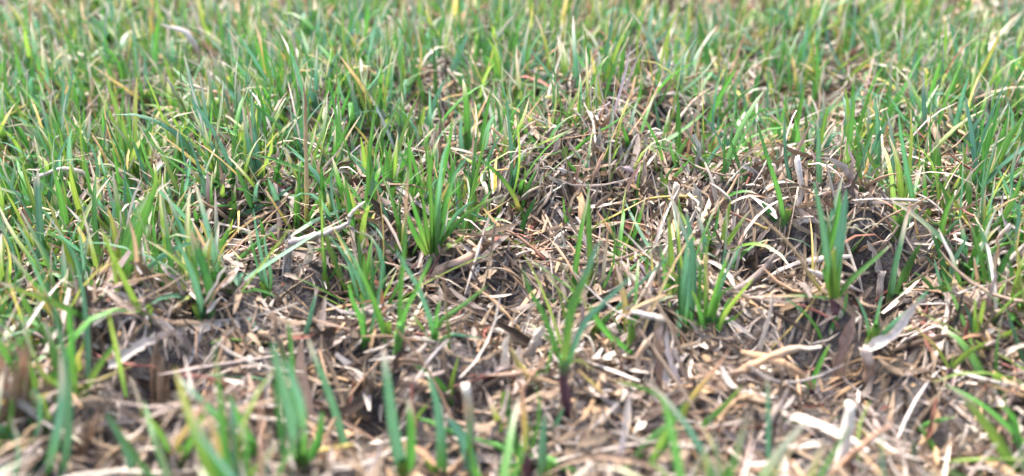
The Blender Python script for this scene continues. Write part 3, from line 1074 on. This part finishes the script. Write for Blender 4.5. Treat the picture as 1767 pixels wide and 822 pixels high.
s28 lttls 1115,790 990,630 920,520 880,450 848,395
grass_shoot|grass shoot|green blades leaning right below the hooked dead blade|
b52 ggg 895,820 930,690 1002,605
b30 dll 925,830 880,700 830,578
b42 ggg 1330,790 1400,690 1500,608
arched_straw|straw|orange green straw drooping right in the upper left turf|
s26 ylos 1260,610 1200,530 1100,470 945,428
@A2
grass_blade|grass blade|thin dark upright blade in the upper centre turf|
b32 ddd 482,550 472,380 465,235
grass_blade|grass blade|blurred bluish blade leaning right in the upper centre turf|
b50 bbb 540,410 590,290 645,160
grass_shoot|grass shoot|group of fresh green blades behind the group of leaning blades|
b38 ggg 125,800 180,620 212,465
b32 gbb 180,590 90,530 8,478
b42 gll 365,790 400,630 418,535
b42 ggg 340,800 330,660 308,530
b36 ggd 430,560 390,400 338,285
grass_blade|grass blade|dark blade arching left in the upper centre right turf|
b42 gddd 1570,670 1480,560 1370,480 1235,430
grass_shoot|grass shoot|leaning green blades above the bare mauve litter patch|
b48 ggbb 930,650 990,520 1065,390
b32 ddd 985,640 1050,560 1122,518
b36 ggg 1130,830 1200,740 1292,668
b32 ggl 1050,830 960,700 868,588
b30 gg 940,830 1050,780 1125,765
fallen_straw|straw|pale orange straw leaning left above the bare mauve litter patch|
s22 sooo 950,830 850,740 800,690 748,635
fallen_straw|straw|red brown forked twig rising behind the large fan tuft|
s22 trro 525,740 530,640 545,600 560,565
s16 ss 528,690 505,550 485,440
grass_blade|grass blade|upright green blade right of the pale looped straw|
b48 ggg 1700,810 1700,640 1702,490
arched_straw|straw|white dead straw arched beside the pale looped straw|
s28 tsss 1545,800 1540,700 1570,655 1615,660
dead_leaf|dead leaf|bright white dead leaf tip in the blurred upper right turf|
d46 www 1590,360 1640,330 1730,292
@A3
grass_blade|grass blade|upright bluish blade with pale tip above the thatch mound|
b40 gbbb 695,960 692,820 690,700 684,598
grass_shoot|grass shoot|two blades leaning right behind the thatch mound|
b42 ggg 880,860 950,700 992,590
b32 bbb 915,860 980,720 1045,605
b38 ddd 600,900 740,830 800,790
grass_blade|grass blade|green blade leaning right behind the thatch ridge|
b42 ggg -30,770 120,690 275,612
grass_shoot|grass shoot|blurred long blades arching right at upper right|
b38 gggg 600,680 700,580 850,510 1040,478
b32 dgg 830,660 862,500 872,370
b62 dbb 1170,600 1176,400 1182,260
grass_shoot|grass shoot|pale upright blades in the right middle ground|
b42 bbb 1325,680 1312,600 1305,530
b38 bbs 1345,700 1358,640 1370,555
b42 gbb 1400,840 1460,680 1525,575
b28 lls 1525,840 1560,700 1655,515
b30 gdd 1290,580 1220,400 1135,315
grass_shoot|grass shoot|blurred green blades leaning right in the upper right turf|
b42 ggg 105,690 180,510 275,345
b28 gg 155,660 270,510 405,415
b48 ddd 355,600 375,430 402,345
grass_blade|grass blade|blurred dark blade standing tall in the upper right turf|
b48 ddd 150,460 125,250 75,75
dried_straw|straw|orange straw standing at the right above pale thatch|
s22 ooy 1155,720 1150,600 1140,500
"""
build_traced(TRACE)

# ------------------------------------------------------------------ how thick the turf stands, column by column across the lawn
DENS = np.array([
    [.66, .66, .66, .66, .64, .66, .58, .54, .58, .62, .58, .62],
    [.85, .85, .75, .68, .74, .80, .64, .44, .64, .58, .70, .80],
    [1.2, 1.2, 1.2, 1.1, .88, .64, .34, .20, .24, .28, .42, .78],
    [1.5, 1.5, 1.4, 1.1, .62, .40, .26, .26, .18, .16, .46, .74],
    [1.4, 1.4, 1.2, .90, .50, .34, .24, .24, .17, .15, .32, .50],
    [1.2, 1.2, 1.0, .80, .58, .46, .38, .36, .36, .36, .36, .42]])

def density(x, y):
    P = np.stack([x, y, np.zeros_like(x)], -1)
    px, py, z = project(P)
    c = np.clip(px / W0 * 12 - .5, 0, 10.999); q = np.clip(py / H0 * 6 - .5, 0, 4.999)
    q = np.where(z < 0.03, 4.999, q)
    c0 = c.astype(int); q0 = q.astype(int); fc = c - c0; fq = q - q0
    d = (DENS[q0, c0] * (1 - fc) + DENS[q0, c0 + 1] * fc) * (1 - fq) + (DENS[q0 + 1, c0] * (1 - fc) + DENS[q0 + 1, c0 + 1] * fc) * fq
    clump = 0.5 + 0.5 * np.sin(x * 97 + 3 * np.sin(y * 61)) * np.sin(y * 83 + 2 * np.sin(x * 71))
    return d * (0.45 + 0.85 * clump)

def scatter(per_cm2, y0, y1, half0, half1, use_density, power=1.0):
    area = (y1 - y0) * (half0 + half1)
    n = rng.poisson(area * 1e4 * per_cm2)
    f = rng.random(n); y = y0 + (y1 - y0) * f
    # uniform over the widening wedge
    keep = rng.random(n) * max(half0, half1) < half0 + (half1 - half0) * f
    y = y[keep]; hw = half0 + (half1 - half0) * f[keep]
    x = rng.uniform(-1, 1, len(y)) * hw
    if use_density:
        k = rng.random(len(x)) < density(x, y) ** power
        x, y = x[k], y[k]
    return x, y

def mixcols(n, table):
    keys = list(table); p = np.array([table[k] for k in keys]); p = p / p.sum()
    idx = rng.choice(len(keys), n, p=p)
    return idx, keys

GREEN_KINDS = {'ggg': 5, 'dgg': 3.0, 'lgg': 2.2, 'gbb': 4.0, 'bbb': 1.6, 'gll': 2.6, 'lly': 1.0, 'gyo': .5, 'gls': 1.0, 'gbs': .8}
FAR_KINDS = {'ggg': 2.6, 'dgg': 1.8, 'lgg': 3.0, 'gbb': 1.8, 'gll': 4, 'lll': 3, 'lly': 2.4, 'lyo': 1.2, 'gls': 2.4, 'lss': 3.0, 'gbs': 1.0}
DRY_KINDS = {'too': 2.2, 'tso': 2, 'oss': 2, 'ooo': 1.6, 'lyo': 2.4, 'gyo': 2.0, 'lor': 1.5, 'orr': .6, 'www': 1.4, 'tww': 2, 'tts': 2.0, 'sss': 3, 'lso': 1.8, 'rot': .6, 'lls': 1.6}
FIBRES = {'o': 2.6, 's': 2.0, 't': 2.4, 'r': 1.2, 'y': .4, 'w': 1.6, 'm': 1.0, 'l': .5}
LITTER = {'t': 4.6, 's': 1.4, 'w': 1.3, 'm': 3.2, 'n': 2.4, 'o': 1.0, 'r': .15}

def standing(x, y, kinds, K, length, width, tiltmax, bend, droop_p=0.12):
    """Grass blades growing out of (x, y): spines, widths, sideways, colours."""
    n = len(x)
    z = hgt(x, y)
    L = rng.uniform(length[0], length[1], n) * rng.choice([1, 1, .6], n)
    az = rng.uniform(0, 2 * math.pi, n)
    tilt = np.abs(rng.normal(0, tiltmax, n))
    bd = rng.normal(0, bend, n) + np.where(rng.random(n) < droop_p, rng.uniform(.9, 2.0, n), 0)
    t = np.linspace(0, 1, K)
    th = tilt[:, None] + bd[:, None] * (t[None] ** 1.6)
    stp = (L / (K - 1))[:, None]
    dr = np.concatenate([np.zeros((n, 1)), np.cumsum(np.sin(th[:, :-1]) * stp, 1)], 1)
    dz = np.concatenate([np.zeros((n, 1)), np.cumsum(np.cos(th[:, :-1]) * stp, 1)], 1)
    sw = rng.normal(0, .10, n)[:, None] * L[:, None] * t[None] ** 2
    P = np.empty((n, K, 3))
    P[..., 0] = x[:, None] + np.cos(az)[:, None] * dr - np.sin(az)[:, None] * sw
    P[..., 1] = y[:, None] + np.sin(az)[:, None] * dr + np.cos(az)[:, None] * sw
    P[..., 2] = z[:, None] - 0.0015 + dz
    P[..., 2] = np.maximum(P[..., 2], hgt(P[..., 0], P[..., 1]) - 0.0015 + 0.003 * t[None])
    fa = az + math.pi / 2 + rng.normal(0, .6, n)
    fa = fa[:, None] + rng.normal(0, .5, n)[:, None] * t[None]
    S = np.stack([np.cos(fa), np.sin(fa), np.zeros_like(fa)], -1)
    w = rng.uniform(width[0], width[1], n)
    W = blade_width(t[None], w[:, None])
    idx, keys = mixcols(n, kinds)
    G = np.stack([grad(k, K) for k in keys])
    C = G[idx] * rng.uniform(.75, 1.25, (n, 1, 1)) * rng.uniform(.9, 1.1, (n, 1, 3))
    tipped = rng.random(n) < .4
    C[tipped] = dry_tip(C[tipped], t, rng.uniform(.78, .95))
    curl = np.repeat((rng.uniform(.4, 1.1, n) * rng.choice([-1, 1], n))[:, None], K, 1)
    return P, W, S, C, curl

def tufts(x, y, lo, hi):
    """Each shoot throws a few blades from one foot; returns blade feet and the shoot each belongs to."""
    k = rng.integers(lo, hi + 1, len(x))
    sid = np.repeat(np.arange(len(x)), k)
    return x[sid] + rng.normal(0, .0008, len(sid)), y[sid] + rng.normal(0, .0008, len(sid)), sid

def litter(x, y, length, width, K, lift, steep, table=LITTER):
    """Scraps of dead leaf lying on and in the thatch, following the slope."""
    n = len(x)
    e = 0.0015
    hx = (hgt(x + e, y) - hgt(x - e, y)) / (2 * e); hy = (hgt(x, y + e) - hgt(x, y - e)) / (2 * e)
    # lower and flatter in front of the striking shoots, keeping their feet in view
    flat = np.zeros(n, bool)
    for s in range(0, n, 4000):
        flat[s:s + 4000] = clear_front(x[s:s + 4000], y[s:s + 4000], .5)
    lift = np.where(flat, lift * .5, lift); steep = np.where(flat, steep * .4, steep)
    az = rng.uniform(0, 2 * math.pi, n)
    L = rng.uniform(length[0], length[1], n) * rng.choice([1, .8, .45], n) * np.where(flat, .7, 1.0)
    d = np.stack([np.cos(az), np.sin(az), np.cos(az) * hx + np.sin(az) * hy + rng.normal(0, steep, n)], -1)
    d = norm(d)
    up = norm(np.stack([-hx, -hy, np.ones(n)], -1))
    side = norm(np.cross(up, d))
    rol = rng.normal(0, .55, n)[:, None]
    nn = np.cross(d, side)
    side = side * np.cos(rol) + nn * np.sin(rol)
    t = np.linspace(-.5, .5, K)
    bend = rng.normal(0, .42, n)
    P = np.stack([x, y, hgt(x, y) + rng.random(n) ** 1.6 * lift + 0.0006], -1)[:, None] + d[:, None] * (L[:, None] * t[None])[..., None]
    P = P + nn[:, None] * (bend[:, None] * L[:, None] * (t ** 2)[None])[..., None] + side[:, None] * (rng.normal(0, .24, n)[:, None] * L[:, None] * (t ** 2)[None])[..., None]
    g = hgt(P[..., 0], P[..., 1])
    P[..., 2] = np.maximum(P[..., 2], g + 0.0005)
    tw = rng.normal(0, .8, n)[:, None] * t[None]
    S = side[:, None] * np.cos(tw)[..., None] + np.cross(d, side)[:, None] * np.sin(tw)[..., None]
    w = rng.uniform(width[0], width[1], n)
    W = w[:, None] * rng.uniform(.7, 1.15, (n, K)) * np.where(np.abs(t) > .49, rng.uniform(.1, .55, (n, K)), 1.0)
    idx, keys = mixcols(n, table)
    base = np.stack([PALA[k] for k in keys])[idx]
    C = base[:, None] * rng.uniform(.42, .95, (n, 1, 1)) * rng.uniform(.88, 1.12, (n, K, 1))
    curl = np.repeat((rng.uniform(.2, 1.9, n) * rng.choice([-1, 1], n))[:, None], K, 1)
    return P, W, S, C, curl

COLWORD = {'g': 'green', 'd': 'dark green', 'l': 'light green', 'b': 'bluish green', 'y': 'yellow', 'o': 'orange', 's': 'pale straw coloured',
           't': 'tan', 'w': 'whitish', 'm': 'mauve grey', 'n': 'dark brown', 'r': 'reddish'}

def where(px, py):
    """Say where a small thing stands by the nearest thing one can find."""
    if py < 210:
        c = ['left', 'left of centre', 'centre', 'right of centre', 'right'][int(min(max(px / W0 * 5, 0), 4))]
        return 'in the blurred far turf, ' + c
    b = min(LANDMARKS, key=lambda a: (a[0] - px) ** 2 + ((a[1] - py) * 1.6) ** 2)
    dx, dy = px - b[0], (py - b[1]) * 1.6
    if abs(dx) > abs(dy):
        rel = 'left of' if dx < 0 else 'right of'
        far = abs(dx)
    else:
        rel = 'behind' if dy < 0 else 'in front of'
        far = abs(dy)
    return ('close ' if far < 45 and rel not in ('behind', 'in front of') else 'just ' if far < 90 else '') + rel + ' ' + b[2]

USED = {}
def unique_label(opts):
    for o in opts:
        if o not in USED:
            break
    USED[o] = USED.get(o, 0) + 1
    return o

def pick_largest(px, py, z, size, count, margin=0):
    ok = (px > -margin) & (px < W0 + margin) & (py > 8) & (py < H0 - 4) & (z > 0)
    s = np.where(ok, size / np.maximum(z, 1e-3), -1)
    order = np.argsort(-s)
    return [i for i in order[:count] if s[i] > 0]

def lean_word(P):
    a, _, _ = project(P[0]); b, _, _ = project(P[-1])
    d = b - a
    return 'upright' if abs(d) < 22 else 'leaning right' if d > 0 else 'leaning left'

KB = np.array(KEY_BASES)
def clear_front(x, y, k=1.0):
    """True where nothing tall should stand: the short stretch of lawn in front of a striking shoot or stalk."""
    bl = np.hypot(KB[:, 0], KB[:, 1])
    ux, uy = KB[:, 0] / bl, KB[:, 1] / bl
    along = (KB[None, :, 0] - x[:, None]) * ux[None] + (KB[None, :, 1] - y[:, None]) * uy[None]
    across = np.abs((x[:, None] - KB[None, :, 0]) * uy[None] - (y[:, None] - KB[None, :, 1]) * ux[None])
    return ((along > -.003) & (along < KB[None, :, 2] * k) & (across < KB[None, :, 3] * k)).any(1)

def in_pit(x, y):
    d = np.zeros_like(x)
    for cx, cy, r, A in _P:
        d = np.maximum(d, np.exp(-(((x - cx) / r) ** 2 + ((y - cy) / (r * 1.5)) ** 2)) * min(1, A / .008))
    return d

# ---- 1 the lawn: shoots
half = lambda y: 0.045 + 0.68 * y
sx_, sy_ = scatter(16.0, 0.055, 0.32, half(.055), half(.32), True)
# keep the ground in front of the lens and round the traced shoots clear
tb = np.array(TRACED_BASES)
dmin = np.sqrt(((sx_[:, None] - tb[None, :, 0]) ** 2 + (sy_[:, None] - tb[None, :, 1]) ** 2).min(1))
keep = (dmin > 0.0035) & ~((np.abs(sx_) < 0.05) & (sy_ < 0.075)) & ~clear_front(sx_, sy_) & (in_pit(sx_, sy_) < .5)
sx_, sy_ = sx_[keep], sy_[keep]
fx, fy, sid = tufts(sx_, sy_, 1, 6)
near = standing(fx, fy, GREEN_KINDS, 7, (0.009, 0.026), (0.0007, 0.0018), .75, .70)
px, py, zz = project(np.stack([sx_, sy_, hgt(sx_, sy_)], -1))
chosen = set(pick_largest(px, py, zz, np.ones(len(sx_)), 195))
by = {}
for b_i, s_i in enumerate(sid):
    by.setdefault(int(s_i), []).append(b_i)

def shoot_objects():
    for s_i in sorted(chosen):
        ids = by[s_i]
        org = np.array([sx_[s_i], sy_[s_i], float(hgt(sx_[s_i], sy_[s_i]))])
        n = len(ids)
        long = max(ids, key=lambda i: near[0][i, -1, 2])
        c = near[3][ids].mean((0, 1))
        hue = 'bluish green' if c[2] > 0.5 * c[1] else 'yellowish' if c[0] > 0.85 * c[1] else 'light green' if c[1] > .22 else 'dark green' if c[1] < .13 else 'green'
        lw = lean_word(near[0][long])
        nm = 'grass_sprout' if n == 1 else 'grass_shoot'
        kind = {1: 'single blade', 2: 'two-bladed shoot', 3: 'three-bladed shoot', 4: 'four-bladed shoot', 5: 'five-bladed shoot', 6: 'six-bladed shoot'}[n]
        wh = where(px[s_i], py[s_i])
        h = near[0][ids][..., 2].max() - org[2]
        sz = 'short' if h < .012 else 'tall' if h > .021 else 'medium'
        wd_ = 'narrow' if near[1][ids].max() < .0014 else 'broad' if near[1][ids].max() > .0019 else 'slim'
        lab = unique_label([f'{hue} {kind} {wh}', f'{sz} {hue} {kind} {wh}', f'{sz} {hue} {kind}, {lw}, {wh}', f'{wd_} {sz} {hue} {kind}, {lw}, {wh}'])
        if n == 1:
            i = ids[0]
            V, F, cc, rb = ribbons(near[0][i:i + 1], near[1][i:i + 1], near[2][i:i + 1], near[3][i:i + 1], near[4][i:i + 1], A=5)
            o = link(nm, make_mesh(nm, V - org, F, cc, rb, MAT_BLADE), loc=org)
        else:
            o = link(nm, None, loc=org)
            V, F, cc, rb, m = sheath_mesh(org, rng)
            link('sheath', make_mesh('sheath', V - org, F, cc, rb, m), parent=o)
            for i in ids:
                V, F, cc, rb = ribbons(near[0][i:i + 1], near[1][i:i + 1], near[2][i:i + 1], near[3][i:i + 1], near[4][i:i + 1], A=5)
                link('blade', make_mesh('blade', V - org, F, cc, rb, MAT_BLADE), parent=o)
        tag(o, lab, 'grass blade' if n == 1 else 'grass shoot', 'green grass shoots')
shoot_objects()

def merge(name, packs, mat, label, cat):
    Vs, Fs, Cs, Rs, off = [], [], [], [], 0
    for V, F, c, rb in packs:
        Vs.append(V); Fs.append(F + off); Cs.append(c); Rs.append(rb); off += len(V)
    o = link(name, make_mesh(name, np.vstack(Vs), np.vstack(Fs), np.vstack(Cs), np.vstack(Rs), mat))
    return tag(o, label, cat, kind='stuff')

rest = np.array([i for i, s in enumerate(sid) if int(s) not in chosen])
packs = [ribbons(*[a[rest] for a in near])]
for (d, y0, y1, K, ln, wd) in ((7.5, 0.32, 0.56, 5, (.008, .024), (.0009, .0022)), (1.2, 0.56, 1.1, 5, (.012, .030), (.0014, .0032)), (.15, 1.1, 3.0, 4, (.018, .040), (.003, .007))):
    x, y = scatter(d, y0, y1, half(y0), half(y1), True)
    x, y, _ = tufts(x, y, 2, 5)
    packs.append(ribbons(*standing(x, y, FAR_KINDS, K, ln, wd, .80, .70)))
merge('lawn_grass', packs, MAT_BLADE, 'short mixed green grass of the lawn growing through the thatch', 'grass')

# ---- 2 dead blades still standing among the green
x, y = scatter(7.5, 0.065, 0.32, half(.065), half(.32), False)
k = ~((np.abs(x) < .05) & (y < .075)) & ~clear_front(x, y) & (in_pit(x, y) < .5); x, y = x[k], y[k]
dn = standing(x, y, DRY_KINDS, 7, (0.007, 0.026), (0.00032, 0.0010), .80, .65, .28)
px, py, zz = project(dn[0][:, 4])
ch = pick_largest(px, py, zz, dn[1].max(1) * 400 + np.linalg.norm(dn[0][:, -1] - dn[0][:, 0], axis=1) * 60, 170)
for i in ch:
    org = dn[0][i, 0]
    V, F, cc, rb = ribbons(*[a[i:i + 1] for a in dn], A=5)
    c = dn[3][i].mean(0)
    key = min(COLWORD, key=lambda q: np.abs(PALA[q] - c).sum() if q in 'yostwmnr' else 9)
    hh = dn[0][i, -1, 2] - org[2]
    wh = where(px[i], py[i]); lw = lean_word(dn[0][i])
    shape = 'drooping' if dn[0][i, -1, 2] < dn[0][i, :, 2].max() - .002 else 'low' if hh < .006 else 'thin'
    lab = unique_label([f'{COLWORD[key]} dead grass blade {wh}', f'{shape} {COLWORD[key]} dead grass blade {wh}', f'{shape} {COLWORD[key]} dead blade, {lw}, {wh}', f'{"long" if np.linalg.norm(dn[0][i, -1] - org) > .014 else "short"} {shape} {COLWORD[key]} dead blade, {lw}, {wh}'])
    o = link('withered_leaf', make_mesh('withered_leaf', V - org, F, cc, rb, MAT_DEAD), loc=org)
    tag(o, lab, 'dead blade', 'dead grass blades')
rest = np.setdiff1d(np.arange(len(x)), ch)
packs = [ribbons(*[a[rest] for a in dn])]
for (d, y0, y1, K, ln, wd) in ((9.0, 0.32, 0.56, 5, (.008, .025), (.0007, .0021)), (0.9, 0.56, 1.1, 5, (.012, .030), (.0012, .0026))):
    x, y = scatter(d, y0, y1, half(y0), half(y1), False)
    packs.append(ribbons(*standing(x, y, DRY_KINDS, K, ln, wd, .95, .75, .35)))
merge('dry_grass', packs, MAT_DEAD, 'dry straw coloured grass standing among the green blades', 'dry grass')

# ---- upright curled leaf bases crowning the thatch mounds
def mound_height(x, y):
    h = np.zeros_like(x)
    for cx, cy, rx, A, fr, bk in _M:
        t = y - cy
        h = np.maximum(h, A / .017 * np.exp(-((x - cx) / rx) ** 4) * _smooth(t / fr) * (1 - _smooth((t - fr) / bk)))
    return h
x, y = scatter(26, 0.07, 0.36, half(.07), half(.36), False)
k = (rng.random(len(x)) < mound_height(x, y) * 1.3) & ~clear_front(x, y) & (in_pit(x, y) < .35); x, y = x[k], y[k]
CLUMP_KINDS = {'ntt': 2, 'tts': 2, 'tww': 2.2, 'mms': 2, 'nmw': 2, 'tto': 1, 'tss': 1.5}
mc = standing(x, y, CLUMP_KINDS, 7, (.004, .0135), (.0005, .0019), .8, .8, .5)
W_ = mc[1] * rng.uniform(.75, 1.2, mc[1].shape); W_[:, -1] = W_[:, -2] * rng.uniform(.3, .9, len(W_))
def strands():
    # old leaves hanging over the front of each mound
    xs, ya, yb = [], [], []
    for cx, cy, rx, A, fr, bk in _M:
        n = int(rx * 2.2 * 100 * 15 * max(A - .003, .001) / .014)
        x = cx + rng.uniform(-1.1, 1.1, n) * rx
        wob = mound_edge(x, cx)
        xs.append(x); ya.append(cy + wob + fr + rng.uniform(-.010, .010, n)); yb.append(cy + wob + rng.uniform(-.008, .007, n))
    x, a, b = np.concatenate(xs), np.concatenate(ya), np.concatenate(yb)
    k = (in_pit(x, b) < .3) & (in_pit(x, .5 * (a + b)) < .3) & ~clear_front(x, b); x, a, b = x[k], a[k], b[k]
    n = len(x); K = 8; t = np.linspace(0, 1, K)
    P = np.empty((n, K, 3))
    P[..., 0] = x[:, None] + rng.normal(0, .0120, n)[:, None] * t[None] + rng.normal(0, .0012, n)[:, None] * np.sin(t * 5)[None]
    P[..., 1] = a[:, None] + (b - a)[:, None] * t[None]
    g = hgt(P[..., 0], P[..., 1])
    P[..., 2] = g + rng.uniform(0, .0028, n)[:, None] + (rng.uniform(0, .0030, n)[:, None] * np.sin(t * math.pi)[None])
    P[:, :, 1] -= rng.uniform(0, .0035, n)[:, None]
    fa = rng.normal(0, .7, n)
    S = np.repeat(np.stack([np.cos(fa), np.sin(fa), np.zeros(n)], -1)[:, None], K, 1)
    W = rng.uniform(.0003, .0014, n)[:, None] * rng.uniform(.75, 1.15, (n, K)); W[:, -1] *= .5
    idx, keys = mixcols(n, {'tmw': 2, 'nmm': 2, 'stm': 2, 'wmn': 2, 'ttn': 2, 'swm': 1.5, 'otn': .8})
    C = np.stack([grad(k, K) for k in keys])[idx] * rng.uniform(.55, 1.15, (n, 1, 1))
    cu = np.repeat((rng.uniform(.3, 1.8, n) * rng.choice([-1, 1], n))[:, None], K, 1)
    return ribbons(P, W, S, C, cu, A=4)
merge('thatch_clumps', [strands(), ribbons(mc[0], W_, mc[2], mc[3], mc[4] * 1.8, A=5)], MAT_DEAD, 'curled upright remains of dead leaves crowning the thatch mounds', 'thatch')

# ---- crumpled dead tufts: each a crown of curled old leaves
SPOTS = [(1250, 350), (1330, 315), (1500, 392), (1560, 330), (1700, 425), (900, 300), (1040, 300), (1105, 335), (960, 600), (870, 622), (650, 690), (850, 665),
         (1500, 610), (60, 610), (280, 565), (150, 485), (315, 525), (600, 300), (1190, 335), (1420, 400), (1620, 362), (1400, 695), (1560, 692), (1660, 640), (1735, 622),
         (1000, 765), (1250, 765), (335, 462), (480, 645), (40, 385), (1000, 482), (940, 485), (1285, 300), (1375, 345), (990, 345), (1150, 300), (860, 390), (1210, 400),
         (1640, 280), (770, 300), (700, 240), (430, 250), (300, 215), (120, 240), (560, 200), (980, 220), (1330, 230), (1500, 250), (200, 560), (420, 745), (730, 640), (1180, 690)]
for _ in range(70):
    SPOTS.append((rng.uniform(20, W0 - 20), rng.uniform(250, H0 - 30) if rng.random() < .75 else rng.uniform(90, 250)))
TUFT_KINDS = ['ntt', 'tts', 'ttw', 'mms', 'nmw', 'tto', 'tss', 'nts', 'ots']
for spx, spy in SPOTS:
    spx += rng.uniform(-12, 12); spy += rng.uniform(-8, 8)
    org = ground_hit(spx, spy)
    if in_pit(org[:1], org[1:2])[0] > .4 or clear_front(org[:1], org[1:2], .8)[0]:
        continue
    nb = int(rng.integers(9, 17)); sc = rng.uniform(.75, 1.35)
    ox = org[0] + rng.normal(0, .0018 * sc, nb); oy = org[1] + rng.normal(0, .0018 * sc, nb)
    kk = {k: rng.uniform(.2, 1.5) for k in TUFT_KINDS}
    sb = standing(ox, oy, kk, 8, (.005 * sc, .013 * sc), (.0007, .0024), .75, 1.0, .55)
    o = link('dead_tuft', None, loc=org)
    for i in range(nb):
        Wi = sb[1][i:i + 1] * rng.uniform(.65, 1.25, (1, 8)); Wi[:, -1] = Wi[:, -2] * rng.uniform(.2, .9)
        Pi = sb[0][i:i + 1] + rng.normal(0, .00022, (1, 8, 3))
        tw = rng.uniform(-1.3, 1.3) * np.linspace(0, 1, 8)
        Si = sb[2][i:i + 1]; up_ = np.array([0, 0, 1.0])
        Si = Si * np.cos(tw)[None, :, None] + np.cross(up_, Si) * np.sin(tw)[None, :, None]
        V, F, cc, rb = ribbons(Pi, Wi, Si, sb[3][i:i + 1] * rng.uniform(.7, 1.1, (1, 8, 1)), sb[4][i:i + 1] * rng.uniform(1.2, 2.4), A=5)
        link('dead_blade', make_mesh('dead_blade', V - org, F, cc, rb, MAT_DEAD), parent=o)
    c = sb[3].mean((0, 1)); tone = 'dark brown' if c.sum() < .42 else 'pale' if c.sum() > .75 else 'tan'
    sz = 'small' if sc < .95 else 'large' if sc > 1.15 else 'crumpled'
    wh = where(spx, spy)
    tag(o, unique_label([f'{tone} dead tuft {wh}', f'{sz} {tone} dead tuft {wh}', f'{sz} {tone} tuft of {"many" if nb > 12 else "few"} dead leaves {wh}']), 'dead tuft', 'crumpled dead tufts')

# ---- 3 the thatch: scraps of dead leaf
def patchy(x, y, floor):
    # bare scuffed places between the mats of thatch
    p = np.sin(x * 118 + 2.2 * np.sin(y * 77 + 1)) + np.sin(y * 101 + 1.9 * np.sin(x * 93)) + 0.8 * np.sin((x + y) * 190)
    k = rng.random(len(x)) < np.clip(0.62 + 0.33 * p, floor, 1)
    k &= rng.random(len(x)) > in_pit(x, y) * .93
    return x[k], y[k]
x, y = patchy(*scatter(52, 0.055, 0.32, half(.055), half(.32), False), .45)
lt = litter(x, y, (.005, .022), (.0003, .0018), 5, .0040, .22)
big = np.where(rng.random(len(x)) < .05)[0]
px, py, zz = project(lt[0][:, 2])
size = lt[1].mean(1) * np.linalg.norm(lt[0][:, -1] - lt[0][:, 0], axis=1) * np.where(lt[0][:, 2, 2] > hgt(x, y) + .0016, 1.6, .6)
ch = pick_largest(px, py, zz, np.sqrt(size), 280)
for i in ch:
    org = lt[0][i, 2]
    V, F, cc, rb = ribbons(*[a[i:i + 1] for a in lt], A=5)
    c = lt[3][i].mean(0)
    key = min('tswmnoyr', key=lambda q: np.abs(PALA[q] - c).sum())
    wh = where(px[i], py[i])
    q0 = project(lt[0][i, 0]); q1 = project(lt[0][i, -1])
    ang = abs(math.degrees(math.atan2(q1[1] - q0[1], q1[0] - q0[0]))) % 180
    pose = 'level' if ang < 25 or ang > 155 else 'steep' if 60 < ang < 120 else 'slanting'
    curl = 'curled' if abs(lt[4][i, 0]) > 1.2 else 'flat'
    wide = 'broad' if lt[1][i].max() > .0019 else 'narrow'
    lab = unique_label([f'{COLWORD[key]} scrap of dead leaf {wh}', f'{curl} {COLWORD[key]} scrap of dead leaf {wh}', f'{pose} {curl} {COLWORD[key]} leaf scrap {wh}', f'{wide} {pose} {curl} {COLWORD[key]} leaf scrap {wh}'])
    o = link('leaf_scrap', make_mesh('leaf_scrap', V - org, F, cc, rb, MAT_DEAD), loc=org)
    tag(o, lab, 'dead leaf', 'scraps of dead leaf in the thatch')
rest = np.setdiff1d(np.arange(len(x)), ch)
packs = [ribbons(*[a[rest] for a in lt])]
x, y = scatter(60, 0.06, 0.30, half(.06), half(.30), False)
k = rng.random(len(x)) > in_pit(x, y); x, y = x[k], y[k]
packs.append(ribbons(*litter(x, y, (.0015, .006), (.0003, .0010), 3, .0025, .35), A=2))
for (d, y0, y1, K, ln, wd) in ((18, 0.32, 0.56, 4, (.006, .022), (.0007, .0026)), (4.0, 0.56, 1.1, 3, (.010, .028), (.0018, .0045))):
    x, y = scatter(d, y0, y1, half(y0), half(y1), False)
    packs.append(ribbons(*litter(x, y, ln, wd, K, .005, .3)))
merge('thatch', packs, MAT_DEAD, 'matted thatch of tan and grey dead grass covering the soil', 'thatch')

# ---- 4 fine straws and fibres lying about
x, y = scatter(3.0, 0.06, 0.32, half(.06), half(.32), False)
k = in_pit(x, y) < .4; x, y = x[k], y[k]
ft = litter(x, y, (.010, .032), (.0003, .0008), 6, .0055, .20, FIBRES)
packs = [tubes(ft[0], ft[1] * .5, ft[3], 4)]
x, y = scatter(1.2, 0.32, 0.56, half(.32), half(.56), False)
f2 = litter(x, y, (.014, .036), (.0006, .0012), 4, .006, .22, FIBRES)
packs.append(tubes(f2[0], f2[1] * .5, f2[3], 3))
merge('straw_fibres', packs, MAT_STEM, 'fine tan straw fibres strewn over the thatch', 'straw fibres')
